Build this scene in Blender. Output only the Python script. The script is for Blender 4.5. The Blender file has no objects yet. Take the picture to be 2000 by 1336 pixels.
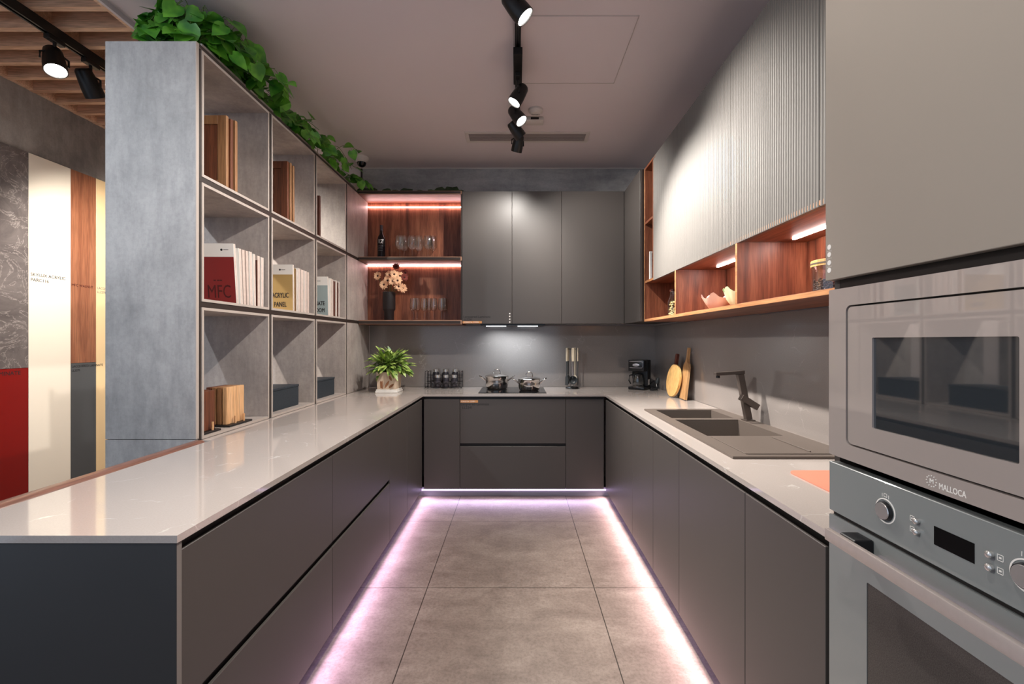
import bpy, bmesh, math, random
from mathutils import Vector, Matrix
PI = math.pi
R = random.Random(7)
scn = bpy.context.scene
COL = scn.collection
ORG = {}

# ------------------------------------------------------------------ helpers
class MB:
    def __init__(s):
        s.bm = bmesh.new()
    def box(s, x0, x1, y0, y1, z0, z1, b=0.0, seg=1, mtx=None):
        m = Matrix.Translation(((x0+x1)/2, (y0+y1)/2, (z0+z1)/2)) @ Matrix.Diagonal((abs(x1-x0), abs(y1-y0), abs(z1-z0), 1))
        r = bmesh.ops.create_cube(s.bm, size=1, matrix=m)
        vs = r['verts']
        if b > 0:
            es = list({e for v in vs for e in v.link_edges})
            q = bmesh.ops.bevel(s.bm, geom=es, offset=b, segments=seg, profile=0.5, affect='EDGES')
            vs = list({v for f in q['faces'] for v in f.verts} | {v for v in vs if v.is_valid})
        if mtx is not None:
            bmesh.ops.transform(s.bm, matrix=mtx, verts=vs)
        return s
    def cyl(s, p0, p1, r0, r1=None, n=16, caps=True):
        p0, p1 = Vector(p0), Vector(p1)
        d = p1-p0
        q = d.to_track_quat('Z', 'Y').to_matrix().to_4x4()
        bmesh.ops.create_cone(s.bm, cap_ends=caps, segments=n, radius1=r0, radius2=r0 if r1 is None else r1,
                              depth=d.length, matrix=Matrix.Translation((p0+p1)/2) @ q)
        return s
    def sphere(s, c, r, n=12, sc=(1, 1, 1), mtx=None):
        m = Matrix.Translation(c) @ (mtx or Matrix.Identity(4)) @ Matrix.Diagonal((sc[0], sc[1], sc[2], 1))
        bmesh.ops.create_uvsphere(s.bm, u_segments=n, v_segments=max(6, n*2//3), radius=r, matrix=m)
        return s
    def lathe(s, prof, c=(0, 0, 0), n=24, mtx=None, closed=False, sx=1, sy=1):
        M = Matrix.Translation(c) @ (mtx or Matrix.Identity(4))
        rings = []
        for (r, z) in prof:
            if r < 1e-6:
                rings.append([s.bm.verts.new(M @ Vector((0, 0, z)))])
            else:
                rings.append([s.bm.verts.new(M @ Vector((r*sx*math.cos(2*PI*k/n), r*sy*math.sin(2*PI*k/n), z))) for k in range(n)])
        pairs = list(zip(rings, rings[1:]))
        if closed:
            pairs.append((rings[-1], rings[0]))
        for a, b in pairs:
            for k in range(n):
                k2 = (k+1) % n
                vs = [a[k % len(a)], a[k2 % len(a)], b[k2 % len(b)], b[k % len(b)]]
                u = []
                for v in vs:
                    if v not in u:
                        u.append(v)
                if len(u) >= 3:
                    s.bm.faces.new(u)
        return s
    def tube(s, pts, r, n=8, r1=None):
        pts = [Vector(p) for p in pts]
        prev = None
        up = Vector((0.31, 0.17, 0.93))
        N = len(pts)
        for i, p in enumerate(pts):
            t = (pts[min(i+1, N-1)]-pts[max(i-1, 0)]).normalized()
            a = t.cross(up)
            if a.length < 1e-3:
                a = t.cross(Vector((1, 0, 0)))
            a.normalize()
            b = t.cross(a)
            rr = r if r1 is None else r+(r1-r)*i/(N-1)
            ring = [s.bm.verts.new(p + a*rr*math.cos(2*PI*k/n) + b*rr*math.sin(2*PI*k/n)) for k in range(n)]
            if prev:
                for k in range(n):
                    s.bm.faces.new((prev[k], prev[(k+1) % n], ring[(k+1) % n], ring[k]))
            else:
                s.bm.faces.new(ring[::-1])
            prev = ring
        s.bm.faces.new(prev)
        return s
    def prism(s, poly, d, mtx=None):
        """polygon in local XY extruded from z=0 to z=d"""
        M = mtx or Matrix.Identity(4)
        a = [s.bm.verts.new(M @ Vector((x, y, 0))) for x, y in poly]
        b = [s.bm.verts.new(M @ Vector((x, y, d))) for x, y in poly]
        n = len(poly)
        s.bm.faces.new(a[::-1]); s.bm.faces.new(b)
        for k in range(n):
            s.bm.faces.new((a[k], a[(k+1) % n], b[(k+1) % n], b[k]))
        return s
    def slab(s, xs, ys, inc, z0, z1):
        V = {}
        def v(i, j, z):
            if (i, j, z) not in V:
                V[(i, j, z)] = s.bm.verts.new((xs[i], ys[j], z))
            return V[(i, j, z)]
        nx, ny = len(xs)-1, len(ys)-1
        on = lambda i, j: 0 <= i < nx and 0 <= j < ny and inc((xs[i]+xs[i+1])/2, (ys[j]+ys[j+1])/2)
        for i in range(nx):
            for j in range(ny):
                if not on(i, j):
                    continue
                s.bm.faces.new((v(i, j, z1), v(i+1, j, z1), v(i+1, j+1, z1), v(i, j+1, z1)))
                s.bm.faces.new((v(i, j, z0), v(i, j+1, z0), v(i+1, j+1, z0), v(i+1, j, z0)))
                for (di, dj, a, b) in ((-1, 0, (i, j+1), (i, j)), (1, 0, (i+1, j), (i+1, j+1)), (0, -1, (i, j), (i+1, j)), (0, 1, (i+1, j+1), (i, j+1))):
                    if not on(i+di, j+dj):
                        s.bm.faces.new((v(*a, z0), v(*b, z0), v(*b, z1), v(*a, z1)))
        return s
    def face(s, pts):
        s.bm.faces.new([s.bm.verts.new(p) for p in pts])
        return s
    def mesh(s, me, mtx):
        b2 = bmesh.new(); b2.from_mesh(me); b2.transform(mtx)
        t = bpy.data.meshes.new('tmp'); b2.to_mesh(t); b2.free()
        s.bm.from_mesh(t); bpy.data.meshes.remove(t)
        return s
    def text(s, txt, size, o, right, up, align='LEFT', depth=0.0004, sx=1.0, bold=0.0):
        cu = bpy.data.curves.new('lettering', 'FONT')
        cu.body = txt; cu.size = size; cu.align_x = align; cu.extrude = depth; cu.resolution_u = 3
        ob = bpy.data.objects.new("lettering", cu)
        COL.objects.link(ob)
        dg = bpy.context.evaluated_depsgraph_get(); dg.update()
        me = bpy.data.meshes.new_from_object(ob.evaluated_get(dg))
        bpy.data.objects.remove(ob); bpy.data.curves.remove(cu)
        s.mesh(me, frame(o, right, up) @ Matrix.Diagonal((sx, 1, 1, 1)))
        for k in ((1, 0, 0.00003), (0, 1, 0.00006), (1, 1, 0.00009)) if bold > 0 else ():
            s.mesh(me, frame(o, right, up) @ Matrix.Translation((k[0]*bold, k[1]*bold, k[2])) @ Matrix.Diagonal((sx, 1, 1, 1)))
        bpy.data.meshes.remove(me)
        return s
    def xf(s, m):
        s.bm.transform(m)
        return s

def frame(o, right, up):
    r = Vector(right).normalized(); u = Vector(up).normalized(); n = r.cross(u)
    return Matrix(((r.x, u.x, n.x, o[0]), (r.y, u.y, n.y, o[1]), (r.z, u.z, n.z, o[2]), (0, 0, 0, 1)))

def tag(o, label=None, cat=None, group=None, kind=None):
    if label: o['label'] = label
    if cat: o['category'] = cat
    if group: o['group'] = group
    if kind: o['kind'] = kind
    return o

def obj(name, mb, mat, parent=None, loc=None, smooth=35, label=None, nrm=True):
    if parent is not None:
        org = ORG[parent.name]
    else:
        org = Vector(loc) if loc is not None else Vector((0, 0, 0))
    if nrm:
        bmesh.ops.recalc_face_normals(mb.bm, faces=mb.bm.faces[:])
    if org.length:
        bmesh.ops.translate(mb.bm, vec=-org, verts=mb.bm.verts[:])
    me = bpy.data.meshes.new(name)
    mb.bm.to_mesh(me); mb.bm.free()
    if smooth:
        me.polygons.foreach_set('use_smooth', [True]*len(me.polygons))
        me.set_sharp_from_angle(angle=math.radians(smooth))
    for m in (mat if isinstance(mat, (list, tuple)) else [mat]):
        me.materials.append(m)
    o = bpy.data.objects.new(name, me)
    COL.objects.link(o)
    ORG[o.name] = org
    if parent is not None:
        o.parent = parent
    else:
        o.location = org
    if label:
        o['label'] = label
    return o

def edge_mat(o, m, test):
    """give the faces that pass test(normal) a second material (an edge band)"""
    o.data.materials.append(m)
    i = len(o.data.materials)-1
    for p in o.data.polygons:
        if test(p.normal):
            p.material_index = i
    return o

def thing(name, label, cat, loc, group=None):
    o = bpy.data.objects.new(name, None)
    COL.objects.link(o)
    o.empty_display_size = 0.05
    o.location = loc
    ORG[o.name] = Vector(loc)
    return tag(o, label, cat, group)

def one(name, mb, mat, label, cat, loc, group=None, kind=None, smooth=35):
    return tag(obj(name, mb, mat, loc=loc, smooth=smooth), label, cat, group, kind)

def copy_tree(o, parent=None):
    c = o.copy(); COL.objects.link(c); c.parent = parent
    for ch in [x for x in bpy.data.objects if x.parent == o]:
        copy_tree(ch, c)
    return c

def dup(o, loc, label, rz=0.0):
    c = copy_tree(o)
    c.location = loc; c.rotation_euler = (0, 0, rz); c['label'] = label
    ORG[c.name] = Vector(loc)
    return c

# ------------------------------------------------------------------ materials
def lin(r, g, b):
    f = lambda c: c/12.92 if c <= 0.04045 else ((c+0.055)/1.055)**2.4
    return (f(r/255), f(g/255), f(b/255), 1)

def nodes(name):
    m = bpy.data.materials.new(name); m.use_nodes = True
    nt = m.node_tree
    return m, nt, nt.nodes['Principled BSDF']

def mat(name, col, rough=0.5, metal=0.0, spec=0.5, bump=0.0, bscale=200, coat=0.0, trans=0.0, ior=1.45, var=0.06, vscale=6):
    m, nt, p = nodes(name)
    p.inputs['Roughness'].default_value = rough
    p.inputs['Metallic'].default_value = metal
    p.inputs['Specular IOR Level'].default_value = spec
    p.inputs['Coat Weight'].default_value = coat
    p.inputs['Coat Roughness'].default_value = 0.05
    p.inputs['Transmission Weight'].default_value = trans
    p.inputs['IOR'].default_value = ior
    p.inputs['Base Color'].default_value = col
    tc = nt.nodes.new('ShaderNodeTexCoord')
    if var > 0 and trans == 0:
        n = nt.nodes.new('ShaderNodeTexNoise'); n.inputs['Scale'].default_value = vscale; n.inputs['Detail'].default_value = 3
        r = nt.nodes.new('ShaderNodeValToRGB')
        r.color_ramp.elements[0].color = tuple(c*(1-var) for c in col[:3])+(1,)
        r.color_ramp.elements[1].color = tuple(min(1, c*(1+var)) for c in col[:3])+(1,)
        r.color_ramp.elements[0].position = 0.3; r.color_ramp.elements[1].position = 0.7
        nt.links.new(tc.outputs['Object'], n.inputs['Vector'])
        nt.links.new(n.outputs['Fac'], r.inputs['Fac'])
        nt.links.new(r.outputs['Color'], p.inputs['Base Color'])
    if bump > 0:
        n2 = nt.nodes.new('ShaderNodeTexNoise'); n2.inputs['Scale'].default_value = bscale; n2.inputs['Detail'].default_value = 2
        b = nt.nodes.new('ShaderNodeBump'); b.inputs['Strength'].default_value = bump; b.inputs['Distance'].default_value = 0.002
        nt.links.new(tc.outputs['Object'], n2.inputs['Vector'])
        nt.links.new(n2.outputs['Fac'], b.inputs['Height'])
        nt.links.new(b.outputs['Normal'], p.inputs['Normal'])
    return m

def emit(name, col, s):
    m, nt, p = nodes(name)
    p.inputs['Base Color'].default_value = (0.8, 0.8, 0.8, 1)
    p.inputs['Emission Color'].default_value = col
    p.inputs['Emission Strength'].default_value = s
    return m

def ramp(nt, stops):
    r = nt.nodes.new('ShaderNodeValToRGB')
    e = r.color_ramp.elements
    e[0].position, e[0].color = stops[0]
    e[1].position, e[1].color = stops[-1]
    for pos, c in stops[1:-1]:
        q = e.new(pos); q.color = c
    return r

def mapping(nt, scale=(1, 1, 1), rot=(0, 0, 0), loc=(0, 0, 0), coord='Object'):
    tc = nt.nodes.new('ShaderNodeTexCoord'); mp = nt.nodes.new('ShaderNodeMapping')
    mp.inputs['Scale'].default_value = scale; mp.inputs['Rotation'].default_value = rot; mp.inputs['Location'].default_value = loc
    nt.links.new(tc.outputs[coord], mp.inputs['Vector'])
    return mp

def noise(nt, vec, scale, detail=4, rough=0.55, dist=0.0):
    n = nt.nodes.new('ShaderNodeTexNoise')
    n.inputs['Scale'].default_value = scale; n.inputs['Detail'].default_value = detail
    n.inputs['Roughness'].default_value = rough; n.inputs['Distortion'].default_value = dist
    nt.links.new(vec.outputs['Vector'], n.inputs['Vector'])
    return n

def mixc(nt, a, b, fac, mode='MIX'):
    m = nt.nodes.new('ShaderNodeMix'); m.data_type = 'RGBA'; m.blend_type = mode
    for idx, val in ((0, fac), (6, a), (7, b)):   # the colour sockets of the mix node
        if hasattr(val, 'is_output'):
            nt.links.new(val, m.inputs[idx])
        else:
            m.inputs[idx].default_value = val
    return m.outputs[2]

def wood(name, dark, mid, light, axis='Z', scale=1.0, rough=0.45, bump=0.15):
    m, nt, p = nodes(name)
    st = {'Z': (14, 14, 0.9), 'X': (0.9, 14, 14), 'Y': (14, 0.9, 14)}[axis]
    mp = mapping(nt, tuple(v*scale for v in st))
    n1 = noise(nt, mp, 1.6, 6, 0.6, 0.6)
    mp2 = mapping(nt, tuple(v*scale*6 for v in st))
    n2 = noise(nt, mp2, 2.0, 3, 0.5)
    r = ramp(nt, [(0.28, dark), (0.5, mid), (0.72, light)])
    nt.links.new(n1.outputs['Fac'], r.inputs['Fac'])
    r2 = ramp(nt, [(0.35, (0.62, 0.6, 0.58, 1)), (0.6, (1, 1, 1, 1))])
    nt.links.new(n2.outputs['Fac'], r2.inputs['Fac'])
    c = mixc(nt, r.outputs['Color'], r2.outputs['Color'], 0.8, 'MULTIPLY')
    nt.links.new(c, p.inputs['Base Color'])
    p.inputs['Roughness'].default_value = rough
    b = nt.nodes.new('ShaderNodeBump'); b.inputs['Strength'].default_value = bump; b.inputs['Distance'].default_value = 0.001
    nt.links.new(n2.outputs['Fac'], b.inputs['Height']); nt.links.new(b.outputs['Normal'], p.inputs['Normal'])
    return m

def concrete(name, dark, light, rough=0.6, streak='Z', scale=1.0):
    m, nt, p = nodes(name)
    mp = mapping(nt, (scale, scale, scale))
    sv = {'Z': (7, 7, 1.6), 'X': (1.6, 7, 7), 'Y': (7, 1.6, 7)}[streak]
    mp2 = mapping(nt, tuple(v*scale for v in sv))
    n1 = noise(nt, mp, 2.2, 8, 0.65, 0.3)
    n2 = noise(nt, mp2, 2.5, 6, 0.7)
    n3 = noise(nt, mp, 60, 3, 0.7)
    r = ramp(nt, [(0.32, dark), (0.66, light)])
    nt.links.new(n1.outputs['Fac'], r.inputs['Fac'])
    r2 = ramp(nt, [(0.36, (0.72, 0.72, 0.73, 1)), (0.58, (1, 1, 1, 1))])
    nt.links.new(n2.outputs['Fac'], r2.inputs['Fac'])
    r3 = ramp(nt, [(0.38, (0.86, 0.86, 0.86, 1)), (0.56, (1, 1, 1, 1))])
    nt.links.new(n3.outputs['Fac'], r3.inputs['Fac'])
    c = mixc(nt, r.outputs['Color'], r2.outputs['Color'], 0.7, 'MULTIPLY')
    c = mixc(nt, c, r3.outputs['Color'], 0.6, 'MULTIPLY')
    nt.links.new(c, p.inputs['Base Color'])
    p.inputs['Roughness'].default_value = rough
    return m

def quartz(name, base, vein, rough, amount=0.5, scale=1.0):
    m, nt, p = nodes(name)
    mp = mapping(nt, (scale, scale, scale))
    n0 = noise(nt, mp, 1.7, 5, 0.6)
    add = nt.nodes.new('ShaderNodeMix'); add.data_type = 'VECTOR'
    add.inputs[0].default_value = 0.35
    nt.links.new(mp.outputs['Vector'], add.inputs[4]); nt.links.new(n0.outputs['Color'], add.inputs[5])
    v = nt.nodes.new('ShaderNodeTexVoronoi'); v.feature = 'DISTANCE_TO_EDGE'; v.inputs['Scale'].default_value = 3.4
    nt.links.new(add.outputs[1], v.inputs['Vector'])
    rv = ramp(nt, [(0.0, (1, 1, 1, 1)), (0.012, (0, 0, 0, 1))])
    nt.links.new(v.outputs['Distance'], rv.inputs['Fac'])
    nm = noise(nt, mp, 4.5, 3, 0.6)
    rm = ramp(nt, [(0.5, (0, 0, 0, 1)), (0.72, (1, 1, 1, 1))])
    nt.links.new(nm.outputs['Fac'], rm.inputs['Fac'])
    k = nt.nodes.new('ShaderNodeMath'); k.operation = 'MULTIPLY'
    nt.links.new(rv.outputs['Color'], k.inputs[0]); nt.links.new(rm.outputs['Color'], k.inputs[1])
    k2 = nt.nodes.new('ShaderNodeMath'); k2.operation = 'MULTIPLY'; k2.inputs[1].default_value = amount
    nt.links.new(k.outputs[0], k2.inputs[0])
    nf = noise(nt, mp, 160, 2, 0.5)
    rf = ramp(nt, [(0.35, tuple(c*0.93 for c in base[:3])+(1,)), (0.65, base)])
    nt.links.new(nf.outputs['Fac'], rf.inputs['Fac'])
    c = mixc(nt, rf.outputs['Color'], vein, k2.outputs[0])
    nt.links.new(c, p.inputs['Base Color'])
    p.inputs['Roughness'].default_value = rough; p.inputs['IOR'].default_value = 1.6
    return m

def tiles(name):
    m, nt, p = nodes(name)
    mp = mapping(nt, (1, 1, 1))
    br = nt.nodes.new('ShaderNodeTexBrick')
    br.offset = 0.0; br.squash = 1.0
    br.inputs['Scale'].default_value = 1.0
    br.inputs['Brick Width'].default_value = 0.910; br.inputs['Row Height'].default_value = 0.915
    br.inputs['Mortar Size'].default_value = 0.0024; br.inputs['Mortar Smooth'].default_value = 0.1
    mp2 = mapping(nt, (1, 1, 1), loc=(0.490, -2.485+0.915*3, 0))
    nt.links.new(mp2.outputs['Vector'], br.inputs['Vector'])
    br.inputs['Color1'].default_value = (0.9, 0.9, 0.9, 1); br.inputs['Color2'].default_value = (1, 1, 1, 1)
    br.inputs['Mortar'].default_value = (0.16, 0.15, 0.14, 1)
    mps = mapping(nt, (1.6, 3.2, 1))
    n1 = noise(nt, mps, 1.7, 9, 0.72, 0.5)
    n2 = noise(nt, mp, 70, 5, 0.75)
    n4 = noise(nt, mp, 13, 8, 0.75)
    r = ramp(nt, [(0.3, lin(118, 103, 94)), (0.5, lin(138, 123, 113)), (0.7, lin(158, 143, 132))])
    nt.links.new(n1.outputs['Fac'], r.inputs['Fac'])
    r2 = ramp(nt, [(0.36, (0.72, 0.7, 0.68, 1)), (0.56, (1, 1, 1, 1))])
    nt.links.new(n2.outputs['Fac'], r2.inputs['Fac'])
    r4 = ramp(nt, [(0.36, (0.8, 0.79, 0.78, 1)), (0.6, (1, 1, 1, 1))])
    nt.links.new(n4.outputs['Fac'], r4.inputs['Fac'])
    c = mixc(nt, r.outputs['Color'], r2.outputs['Color'], 0.95, 'MULTIPLY')
    c = mixc(nt, c, r4.outputs['Color'], 0.8, 'MULTIPLY')
    c = mixc(nt, c, br.outputs['Color'], 1.0, 'MULTIPLY')
    nt.links.new(c, p.inputs['Base Color'])
    p.inputs['Roughness'].default_value = 0.42
    b = nt.nodes.new('ShaderNodeBump'); b.inputs['Strength'].default_value = 0.12; b.inputs['Distance'].default_value = 0.002
    nt.links.new(n2.outputs['Fac'], b.inputs['Height']); nt.links.new(b.outputs['Normal'], p.inputs['Normal'])
    return m

def thin_glass(name):
    m = bpy.data.materials.new(name); m.use_nodes = True
    nt = m.node_tree; nt.nodes.clear()
    out = nt.nodes.new('ShaderNodeOutputMaterial'); mix = nt.nodes.new('ShaderNodeMixShader')
    tr = nt.nodes.new('ShaderNodeBsdfTransparent'); gl = nt.nodes.new('ShaderNodeBsdfGlossy'); lw = nt.nodes.new('ShaderNodeLayerWeight')
    pw = nt.nodes.new('ShaderNodeMath'); pw.operation = 'POWER'; pw.inputs[1].default_value = 3.0
    ml = nt.nodes.new('ShaderNodeMath'); ml.operation = 'MULTIPLY_ADD'; ml.inputs[1].default_value = 0.9; ml.inputs[2].default_value = 0.085
    tr.inputs['Color'].default_value = (0.97, 0.98, 0.97, 1); gl.inputs['Roughness'].default_value = 0.02
    lw.inputs['Blend'].default_value = 0.5
    nt.links.new(lw.outputs['Facing'], pw.inputs[0]); nt.links.new(pw.outputs[0], ml.inputs[0])
    nt.links.new(ml.outputs[0], mix.inputs[0]); nt.links.new(tr.outputs[0], mix.inputs[1]); nt.links.new(gl.outputs[0], mix.inputs[2])
    nt.links.new(mix.outputs[0], out.inputs['Surface'])
    return m

def marble(name):
    m, nt, p = nodes(name)
    mp = mapping(nt, (1, 1, 1), rot=(0.6, 0, 0))
    n1 = noise(nt, mp, 3.5, 9, 0.7, 1.4)
    r = ramp(nt, [(0.3, lin(78, 71, 71)), (0.6, lin(112, 104, 102)), (0.75, lin(134, 126, 124))])
    nt.links.new(n1.outputs['Fac'], r.inputs['Fac'])
    mp2 = mapping(nt, (1, 2.2, 2.2), rot=(0.75, 0, 0))
    n2 = noise(nt, mp2, 2.4, 7, 0.65, 1.8)
    a = nt.nodes.new('ShaderNodeMath'); a.operation = 'SUBTRACT'; a.inputs[1].default_value = 0.5
    nt.links.new(n2.outputs['Fac'], a.inputs[0])
    ab = nt.nodes.new('ShaderNodeMath'); ab.operation = 'ABSOLUTE'; nt.links.new(a.outputs[0], ab.inputs[0])
    r2 = ramp(nt, [(0.0, (0.75, 0.75, 0.75, 1)), (0.012, (0, 0, 0, 1))])
    nt.links.new(ab.outputs[0], r2.inputs['Fac'])
    c = mixc(nt, r.outputs['Color'], lin(185, 176, 170), r2.outputs['Color'])
    nt.links.new(c, p.inputs['Base Color'])
    p.inputs['Roughness'].default_value = 0.35
    return m

def leafmat(name, dark, light, scale=18, rough=0.38):
    m, nt, p = nodes(name)
    mp = mapping(nt, (1, 1, 1))
    n1 = noise(nt, mp, scale, 2, 0.5)
    r = ramp(nt, [(0.35, dark), (0.65, light)])
    nt.links.new(n1.outputs['Fac'], r.inputs['Fac'])
    nt.links.new(r.outputs['Color'], p.inputs['Base Color'])
    p.inputs['Roughness'].default_value = rough
    p.inputs['Subsurface Weight'].default_value = 0.0
    return m

M = {}
M['door'] = mat('taupe_lacquer', lin(77, 72, 69), 0.42, var=0.015, vscale=1.5)
M['door_edge'] = mat('taupe_edge', lin(128, 121, 116), 0.45, var=0.02)
M['flute'] = mat('fluted_grey', lin(112, 108, 103), 0.5, var=0.015, vscale=1.5)
M['tall'] = mat('tall_door_grey', lin(150, 141, 131), 0.38, var=0.015, vscale=1.0)
M['black'] = mat('black_aluminium', lin(22, 20, 19), 0.4, var=0.05)
M['gola'] = mat('dark_channel', lin(26, 23, 22), 0.45, var=0.05)
M['carc'] = mat('dark_carcass', lin(60, 55, 52), 0.6)
M['charcoal'] = mat('charcoal_panel', lin(52, 52, 53), 0.4, var=0.03)
M['worktop'] = quartz('quartz_worktop', lin(178, 168, 161), lin(232, 226, 220), 0.065, 0.8, 1.6)
M['splash'] = quartz('quartz_splashback', lin(142, 134, 129), lin(188, 181, 175), 0.12, 0.5, 1.3)
M['floor'] = tiles('stone_floor_tiles')
M['paint'] = mat('ceiling_paint', lin(216, 206, 207), 0.85, var=0.02, vscale=0.8)
M['wallp'] = mat('wall_paint', lin(200, 190, 188), 0.85, var=0.02, vscale=1)
M['conc'] = concrete('concrete_laminate', lin(138, 135, 133), lin(172, 168, 165), 0.55)
M['conc_cell'] = concrete('concrete_cell', lin(150, 140, 134), lin(182, 172, 165), 0.55)
M['conc_band'] = concrete('concrete_band', lin(138, 138, 138), lin(186, 184, 182), 0.5, 'X')
M['conc_wall'] = concrete('concrete_wall', lin(118, 113, 110), lin(165, 158, 153), 0.7)
M['frame'] = mat('brown_frame', lin(50, 41, 37), 0.45, var=0.08)
M['edge'] = mat('pale_edge_band', lin(172, 161, 153), 0.5, var=0.03)
M['walnut'] = wood('walnut_grain', lin(92, 50, 35), lin(136, 80, 56), lin(168, 106, 76), 'Z')
M['walnut_y'] = wood('walnut_grain_long', lin(92, 48, 32), lin(134, 78, 52), lin(166, 104, 72), 'Y')
M['walnut_x'] = wood('walnut_grain_cross', lin(74, 38, 26), lin(118, 66, 45), lin(152, 92, 64), 'X')
M['oakedge'] = wood('oak_edge', lin(150, 98, 60), lin(184, 128, 84), lin(206, 152, 104), 'Y')
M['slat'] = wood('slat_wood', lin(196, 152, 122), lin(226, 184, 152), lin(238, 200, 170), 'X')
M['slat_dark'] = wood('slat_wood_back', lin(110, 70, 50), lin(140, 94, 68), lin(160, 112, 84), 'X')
M['copper'] = wood('brown_nosing', lin(84, 54, 44), lin(116, 78, 64), lin(140, 98, 82), 'Y', rough=0.3)
M['marble'] = marble('grey_marble')
M['red'] = mat('red_gloss', lin(122, 10, 6), 0.3, var=0.03)
M['cream'] = mat('cream_gloss', lin(238, 228, 212), 0.22, var=0.015, vscale=1)
M['beige'] = mat('beige_matt', lin(238, 208, 160), 0.4, var=0.015, vscale=1)
M['slate'] = mat('slate_grey', lin(74, 76, 78), 0.45, var=0.03)
M['sample'] = wood('walnut_sample', lin(112, 64, 42), lin(146, 90, 62), lin(166, 110, 78), 'Z', 0.7)
M['ink'] = mat('dark_ink', lin(28, 26, 28), 0.6, var=0)
M['white'] = mat('white_satin', lin(232, 228, 222), 0.5, var=0.02)
M['plastic_w'] = mat('white_plastic', lin(205, 198, 192), 0.45, var=0.02)
M['paper'] = mat('paper_edges', lin(198, 180, 170), 0.8, var=0.08, vscale=60)
M['maroon'] = mat('maroon_cover', lin(128, 34, 32), 0.5, var=0.05)
M['deepred'] = mat('maroon_lettering', lin(70, 14, 14), 0.5, var=0.05)
M['tan'] = mat('tan_cover', lin(176, 146, 92), 0.5, var=0.05)
M['teal'] = mat('pale_teal_cover', lin(150, 164, 164), 0.5, var=0.05)
M['brownc'] = mat('brown_cover', lin(84, 46, 34), 0.55, var=0.08)
M['granite'] = mat('dark_speckled_stone', lin(40, 48, 56), 0.5, var=0.45, vscale=220)
M['oakboard'] = wood('light_oak_board', lin(196, 146, 100), lin(220, 172, 124), lin(232, 190, 146), 'Z')
M['midboard'] = wood('brown_oak_board', lin(126, 86, 54), lin(150, 106, 70), lin(170, 126, 86), 'Z')
M['darkboard'] = wood('dark_red_board', lin(70, 34, 20), lin(100, 54, 33), lin(122, 70, 44), 'Z')
M['bamboo'] = wood('bamboo_board', lin(232, 182, 112), lin(240, 192, 122), lin(246, 202, 136), 'Z', 0.8, 0.4, 0.05)
M['ash'] = wood('ash_paddle', lin(168, 122, 76), lin(200, 154, 104), lin(216, 174, 126), 'Z', 0.8, 0.4)
M['darkhandle'] = wood('dark_handle', lin(70, 30, 20), lin(98, 46, 30), lin(118, 60, 40), 'Z')
M['cap'] = mat('bright_steel_cap', lin(215, 212, 208), 0.22, 0.75, var=0.02)
M['steel'] = mat('polished_steel', lin(205, 200, 196), 0.14, 1.0, var=0.02)
M['bar'] = mat('satin_steel_bar', lin(188, 176, 170), 0.36, 0.35, var=0.03, vscale=90)
M['shelfedge'] = wood('shelf_edge_wood', lin(150, 112, 90), lin(176, 136, 112), lin(196, 156, 132), 'X')
M['brushed'] = mat('brushed_steel', lin(196, 186, 180), 0.32, 1.0, var=0.03, vscale=90)
M['granitesink'] = mat('brown_granite_composite', lin(98, 88, 81), 0.45, var=0.1, vscale=400)
M['faucet'] = mat('dark_bronze_tap', lin(96, 86, 80), 0.34, 0.6, var=0.03)
M['pink'] = mat('coral_mat', lin(214, 132, 108), 0.5, var=0.02)
M['pinkedge'] = mat('coral_edge', lin(180, 92, 72), 0.5, var=0.02)
M['bglass'] = mat('black_ceramic_glass', lin(16, 17, 19), 0.06, var=0)
M['blackp'] = mat('black_plastic', lin(20, 20, 23), 0.3, var=0.05)
M['wire'] = mat('black_wire', lin(26, 20, 20), 0.4, var=0.05)
M['jarblack'] = mat('smoked_jar', lin(46, 44, 50), 0.2, var=0.1, vscale=60)
M['jlabel'] = mat('jar_label', lin(66, 62, 66), 0.5, var=0.05)
M['label'] = mat('label_grey', lin(104, 100, 104), 0.6, var=0.05)
M['glass'] = thin_glass('clear_glass')
M['bottle'] = mat('dark_bottle_glass', lin(20, 14, 16), 0.08, var=0)
M['foil'] = mat('bottle_foil', lin(72, 62, 66), 0.3, 0.3, var=0.05)
M['vase'] = mat('matt_black_vase', lin(34, 28, 28), 0.5, var=0.08)
M['petal'] = mat('cream_petals', lin(238, 190, 150), 0.7, var=0.12, vscale=40)
M['petal2'] = mat('rust_petals', lin(120, 50, 40), 0.7, var=0.12, vscale=40)
M['fcore'] = mat('flower_core', lin(58, 26, 18), 0.8, var=0.2, vscale=200)
M['stemg'] = mat('green_stem', lin(74, 92, 46), 0.6, var=0.1)
M['vine'] = mat('vine_stem', lin(98, 122, 60), 0.6, var=0.1)
M['leaf'] = leafmat('pothos_leaf', lin(48, 118, 30), lin(112, 182, 56), 14)
M['leaf2'] = leafmat('variegated_leaf', lin(50, 100, 30), lin(190, 212, 112), 26)
M['leafd'] = leafmat('dark_vine_leaf', lin(30, 52, 24), lin(52, 82, 36), 14)
M['soil'] = mat('potting_soil', lin(52, 40, 32), 0.95, var=0.3, vscale=80)
M['pot'] = mat('stone_pot', lin(206, 184, 160), 0.6, var=0.06, vscale=20)
M['potmotif'] = mat('pot_motif', lin(146, 98, 66), 0.6, var=0.15, vscale=30)
M['mw'] = mat('taupe_glass_front', lin(168, 157, 151), 0.35, 0.1, coat=1.0, var=0)
M['mw'].node_tree.nodes['Principled BSDF'].inputs['Coat IOR'].default_value = 1.9
M['mw'].node_tree.nodes['Principled BSDF'].inputs['Coat Roughness'].default_value = 0.02
M['mwwin'] = mat('dark_window_glass', lin(42, 46, 50), 0.03, 0.0, ior=2.1, var=0.35, vscale=700)
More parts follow.
